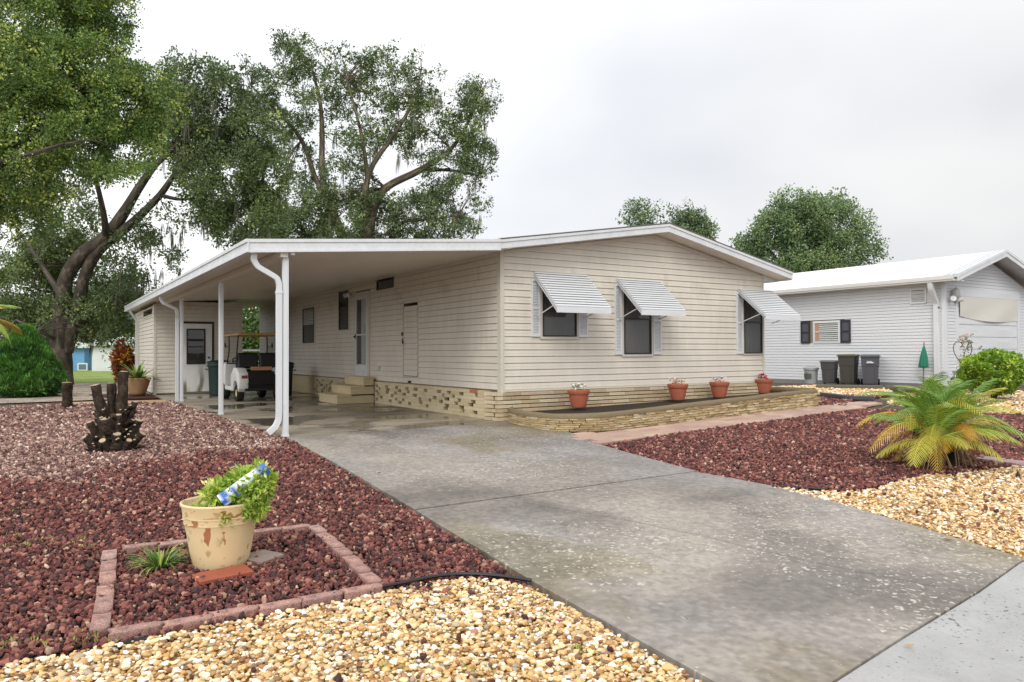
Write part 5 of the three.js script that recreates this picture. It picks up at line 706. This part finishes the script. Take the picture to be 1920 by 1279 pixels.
{
  const P = gp(414, 1052), pos = [P.x, P.y - .02, P.z], t = thing('large_pot', 'large weathered cream flower pot with peeling paint standing in the brick border', 'flower pot', pos), r = RNG(95);
  const potT = tex(1024, 512, (u, v) => { const a = fb(u, v, 8, 5), n1 = fb(u, v, 24, 6); let c = [222 + 16 * (a - .5), 198 + 18 * (a - .5), 152 + 22 * (a - .5)]; const sp = (cx, cy, wx, wy) => Math.exp(-Math.pow((u - cx) / wx, 2) - Math.pow((v - cy) / wy, 2)); const peel = sp(.565, .36, .02, .16) * 1.3 + sp(.635, .24, .025, .13) * 1.4 + sst(.1, .0, v) * 1.1 + .25 * sst(.62, .8, fb(u, v, 5, 5)); if (peel * .8 + (n1 - .5) * 3.2 > .8) c = [168 + 30 * (a - .5), 112 + 20 * (n1 - .5), 74]; const dirt = sst(.66, .78, fb(u + .3, v, 30, 3)); c = c.map(q => q - 38 * dirt); return c; });
  const pts = [[0, 0], [.165, 0], [.178, .008], [.2, .1], [.222, .24], [.236, .3], [.239, .302], [.24, .31], [.238, .312], [.243, .345], [.246, .347], [.2465, .355], [.245, .358], [.252, .41], [.262, .43], [.262, .442], [.25, .445], [.244, .43], [.228, .33], [0, .33]].map(p => new THREE.Vector2(...p));
  part('pot', new THREE.LatheGeometry(pts, 56, Math.PI * .55), std('#ffffff', .6, { map: potT }), t).rotation.z = -.0;
  part('soil', mv(rot(new THREE.CircleGeometry(.23, 24), -Math.PI / 2), 0, .345, 0), std('#8c5a40', 1, { map: soilT }), t);
  const sh = thing('potted_shrub', 'small lime green shrub leaning out of the large cream pot', 'shrub', [P.x, P.y + .3, P.z]); const ax = rightV0; const q = (a, y, b) => V(ax.x * a - fwd.x * b, y, ax.z * a - fwd.z * b);
  const st = []; for (let i = 0; i < 26; i++) { const a = mix(-.06, .3, r()), y = mix(.12, .32, r()), b = (r() - .5) * .26; st.push(tube([q(.07 + (r() - .5) * .06, 0, (r() - .5) * .06), q(a * .6 + .04, y * .5, b * .5), q(a, y, b)], [.005, .004, .002], 5, 3)); } part('stems', st, std('#8a5a40', .9), sh);
  crown(sh, leafCluster(12, .035, .042, .009, 51, -.2), leafMat(.6, .25), [{ c: q(.17, .2, 0), rx: .15, ry: .12, rz: .15, n: 460 }, { c: q(.02, .17, .05), rx: .1, ry: .07, rz: .1, n: 160 }, { c: q(.26, .24, 0), rx: .09, ry: .11, rz: .1, n: 220 }, { c: q(.24, .1, .06), rx: .1, ry: .06, rz: .08, n: 130 }, { c: q(-.1, .04, .12), rx: .045, ry: .035, rz: .04, n: 40 }, { c: q(.1, .03, .17), rx: .04, ry: .04, rz: .03, n: 30 }], { seed: 14, gf: 12, gap: -.25, cf: 6, c0: hx('#6f9a2e'), c1: hx('#b4c94a'), c2: hx('#dfe08a'), p2: .15, inner: .2, minY: -1, name: 'foliage' });
  // crumpled plant sleeve
  const g = new THREE.PlaneGeometry(.09, .36, 5, 14), p = g.attributes.position, col = new Float32Array(p.count * 3); for (let i = 0; i < p.count; i++) { const x = p.getX(i), y = p.getY(i); p.setZ(i, .012 * Math.sin(y * 40 + x * 30) + .01 * Math.cos(x * 60) - .25 * x * x * 10 * .1); const blue = y > .11 || (y < -.06 && Math.sin(y * 70 + x * 40) > -.3); const c = blue ? hx('#2f62b8') : hx('#e2e6ea'); col.set([c.r, c.g, c.b], i * 3); } g.setAttribute('color', new THREE.BufferAttribute(col, 3)); g.computeVertexNormals();
  const sl = single('plant_sleeve', g, std('#ffffff', .35, { vertexColors: true, side: THREE.DoubleSide }), 'crumpled blue and white plastic plant sleeve stuck in the lime shrub', 'plastic sleeve'); const Q = at(458, 908, 5.02); sl.position.copy(Q); sl.quaternion.copy(camera.quaternion); sl.rotateY(.3); sl.rotateZ(-.98); sl.rotateX(-.25);
  // broken tiles under the pot
  const tl = (px, py, w, d, turn, c, label) => { const k = gp(px, py), o = single('paving_tile', uvBox(rb(w, .025, d, .005), 2), std(c, .85, { map: grimeT }), label, 'tile', 'tiles under the large pot'); o.position.set(k.x, G(k.z) + .004, k.z); o.rotation.set(.02, turn, .015); };
  tl(418, 1078, .34, .2, .1, '#a8583c', 'orange clay tile lying in front of the large pot'); tl(492, 1046, .22, .22, .5, '#96857c', 'grey square tile half buried behind the large pot');
}
{ // black edging tube between lava rock and pebbles
  const pts = [[716, 1104], [760, 1096], [820, 1084], [870, 1080], [930, 1083], [996, 1092]].map(([x, y]) => gp(x, y).add(V(0, .014, 0))); single('edging_tube', tube(pts, pts.map(() => .012), 8, 5), std('#1b1b1e', .5), 'thin black plastic edging tube dividing lava rock from river pebbles', 'edging');
  const p2 = [[170, 1216], [230, 1192], [400, 1163], [560, 1132], [716, 1106]].map(([x, y]) => gp(x, y).add(V(0, -.025, .05))); single('edging_tube', tube(p2, p2.map(() => .012), 8, 5), std('#141416', .5), 'black plastic edging strip along the front of the brick border', 'edging');
  const p3 = [[1448, 912], [1500, 914], [1550, 918]].map(([x, y]) => gp(x, y)); single('edging_tube', tube(p3, p3.map(() => .012), 8, 5), std('#1b1b1e', .5), 'black plastic edging tube at the tip of the lava bed across the driveway', 'edging');
}
{ // low pink paver edge behind the palm
  const a = gp(1862, 862), b = gp(1990, 880); const t = thing('paver_strip', 'flat mauve concrete edging strip behind the clumping palm', 'edging'); const d = b.clone().sub(a); for (let i = 0; i < 3; i++) { const p = a.clone().lerp(b, (i + .5) / 3); const o = part('paver', uvBox(rb(d.length() / 3 - .01, .07, .3, .012), 2), std('#b59a9a', .85, { map: grimeT }), t); o.position.set(p.x, G(p.z) - .01, p.z - .16); o.rotation.y = -Math.atan2(d.z, d.x); } }
{ // dead leaves and a fallen petal
  const leaf = (w, l) => { const s = new THREE.Shape(); s.moveTo(0, -l / 2); s.quadraticCurveTo(w, 0, 0, l / 2); s.quadraticCurveTo(-w, 0, 0, -l / 2); const g = new THREE.ExtrudeGeometry(s, { depth: .0015, bevelEnabled: false, curveSegments: 6 }); const p = g.attributes.position; for (let i = 0; i < p.count; i++) p.setZ(i, p.getZ(i) + 6 * p.getX(i) * p.getX(i) + 1.2 * p.getY(i) * p.getY(i)); g.rotateX(-Math.PI / 2); g.computeVertexNormals(); return g; };
  const put = (px, py, w, l, c, turn, label, dy = .006) => { const P = gp(px, py), o = single('fallen_leaf', leaf(w, l), std(c, .8), label, 'leaf'); o.position.set(P.x, P.y + dy, P.z); o.rotation.y = turn; };
  put(1777, 1013, .03, .07, '#8a4a26', .4, 'rust brown dead leaf at the edge of the driveway by the pebbles'); put(1705, 1212, .02, .06, '#b08a5a', 1.2, 'curled tan leaf lying on the wet street'); put(1047, 1163, .018, .03, '#d0338a', .8, 'magenta petal lying on the river pebbles', .0); put(711, 887, .025, .04, '#2b2622', .2, 'small dark leaf on the driveway slab near the carport');
}
// ───────────────────────── distant houses, fence ─────────────────────────
{
  const D = 60, mk = (label, x0, x1, yT, yB, c, win, dep = D) => { const a = at(x0, yB, dep), b = at(x1, yB, dep), w = a.distanceTo(b), h = (yB - yT) * dep / F, t = thing('far_house', label, 'house', [(a.x + b.x) / 2, -.15, (a.z + b.z) / 2], -Math.atan2(b.z - a.z, b.x - a.x)); part('wall', bx(w, h + .2, 5, 0, h / 2, -2.5), std(c, .8, { map: grimeT }), t); const s = new THREE.Shape([[-w / 2 - .4, 0], [w / 2 + .4, 0], [w / 2 + .4, .16], [0, .7], [-w / 2 - .4, .16]].map(p => new THREE.Vector2(...p))); const g = new THREE.ExtrudeGeometry(s, { depth: 5.8, bevelEnabled: false }); mv(g, 0, h + .1, -5.4); part('roof', g, M.whiteMatte, t); for (const [px, py0, py1, pw] of win) { const k = holder('window', t), xx = (px - (x0 + x1) / 2) * dep / F, y0 = (yB - py1) * dep / F, y1 = (yB - py0) * dep / F, ww = pw * dep / F; part('frame', [bx(ww + .2, y1 - y0 + .2, .06, xx, (y0 + y1) / 2, .02)], M.white, k); part('pane', bx(ww, y1 - y0, .06, xx, (y0 + y1) / 2, .035), std('#5d7076', .15), k); } return t; };
  mk('blue cottage across the lawn beyond the oak trunk', 20, 158, 652, 692, '#6fa6d6', [[155, 680, 690, 14], [70, 668, 685, 16]]); mk('white cottage across the lawn next to the blue one', 172, 300, 646, 692, '#e2e4e6', [[262, 662, 676, 12]], 57);
  const P = gp(243, 716), f = thing('fence_panel', 'white vinyl fence post and panel behind the shed', 'fence', [P.x, -.1, P.z]); part('post', [rb(.12, 1.3, .12, .01, 0, .65, 0)], M.white, f); part('post_cap', mv(new THREE.ConeGeometry(.1, .1, 4), 0, 1.35, 0).rotateY(Math.PI / 4), M.white, f); for (let i = 0; i < 6; i++) part('slat', b6(.06, 1.4, .1 + i * .18, .27 + i * .18, -.015, .015), M.white, f);
  const Q = at(476, 657, 36), r = thing('garden_rail', 'white rail fence seen through the gap behind the carport', 'fence', [Q.x, 0, Q.z], -.56); part('rail', [bx(4, .09, .05, 0, Q.y, 0)], M.white, r); part('rail', [bx(4, .09, .05, 0, Q.y - .55, 0)], M.white, r); for (const x of [-1.9, 0.9]) part('post', bx(.1, Q.y + .2, .1, x, Q.y / 2 - .05, 0), M.white, r);
}
// weeds among the gravel
{ const r = RNG(99), g = leafCluster(7, .025, .03, .004, 55, -1), pts = []; for (const [px, py, n, s] of [[40, 1015, 26, 60], [130, 1018, 22, 40], [20, 960, 10, 30], [170, 1195, 26, 40], [900, 1255, 10, 30], [1080, 1215, 8, 25], [740, 1250, 8, 25], [60, 1205, 18, 60]]) for (let i = 0; i < n; i++) pts.push(gp(px + (r() - .5) * s * 2, py + (r() - .5) * s * .5)); const im = new THREE.InstancedMesh(g, leafMat(.7, .2), pts.length), o = new THREE.Object3D(), c = new THREE.Color(); pts.forEach((p, i) => { o.position.copy(p).add(V(0, -.02, 0)); o.rotation.set(0, r() * 6, 0); o.scale.setScalar(mix(.5, 1.2, r())); o.updateMatrix(); im.setMatrixAt(i, o.matrix); c.set('#b0b25a').multiplyScalar(mix(.7, 1.1, r())); im.setColorAt(i, c); }); im.name = 'weeds'; im.userData = { kind: 'stuff', label: 'small yellow-green weeds sprouting in the gravel', category: 'weeds' }; im.castShadow = true; scene.add(im); }

renderer.render(scene, camera);
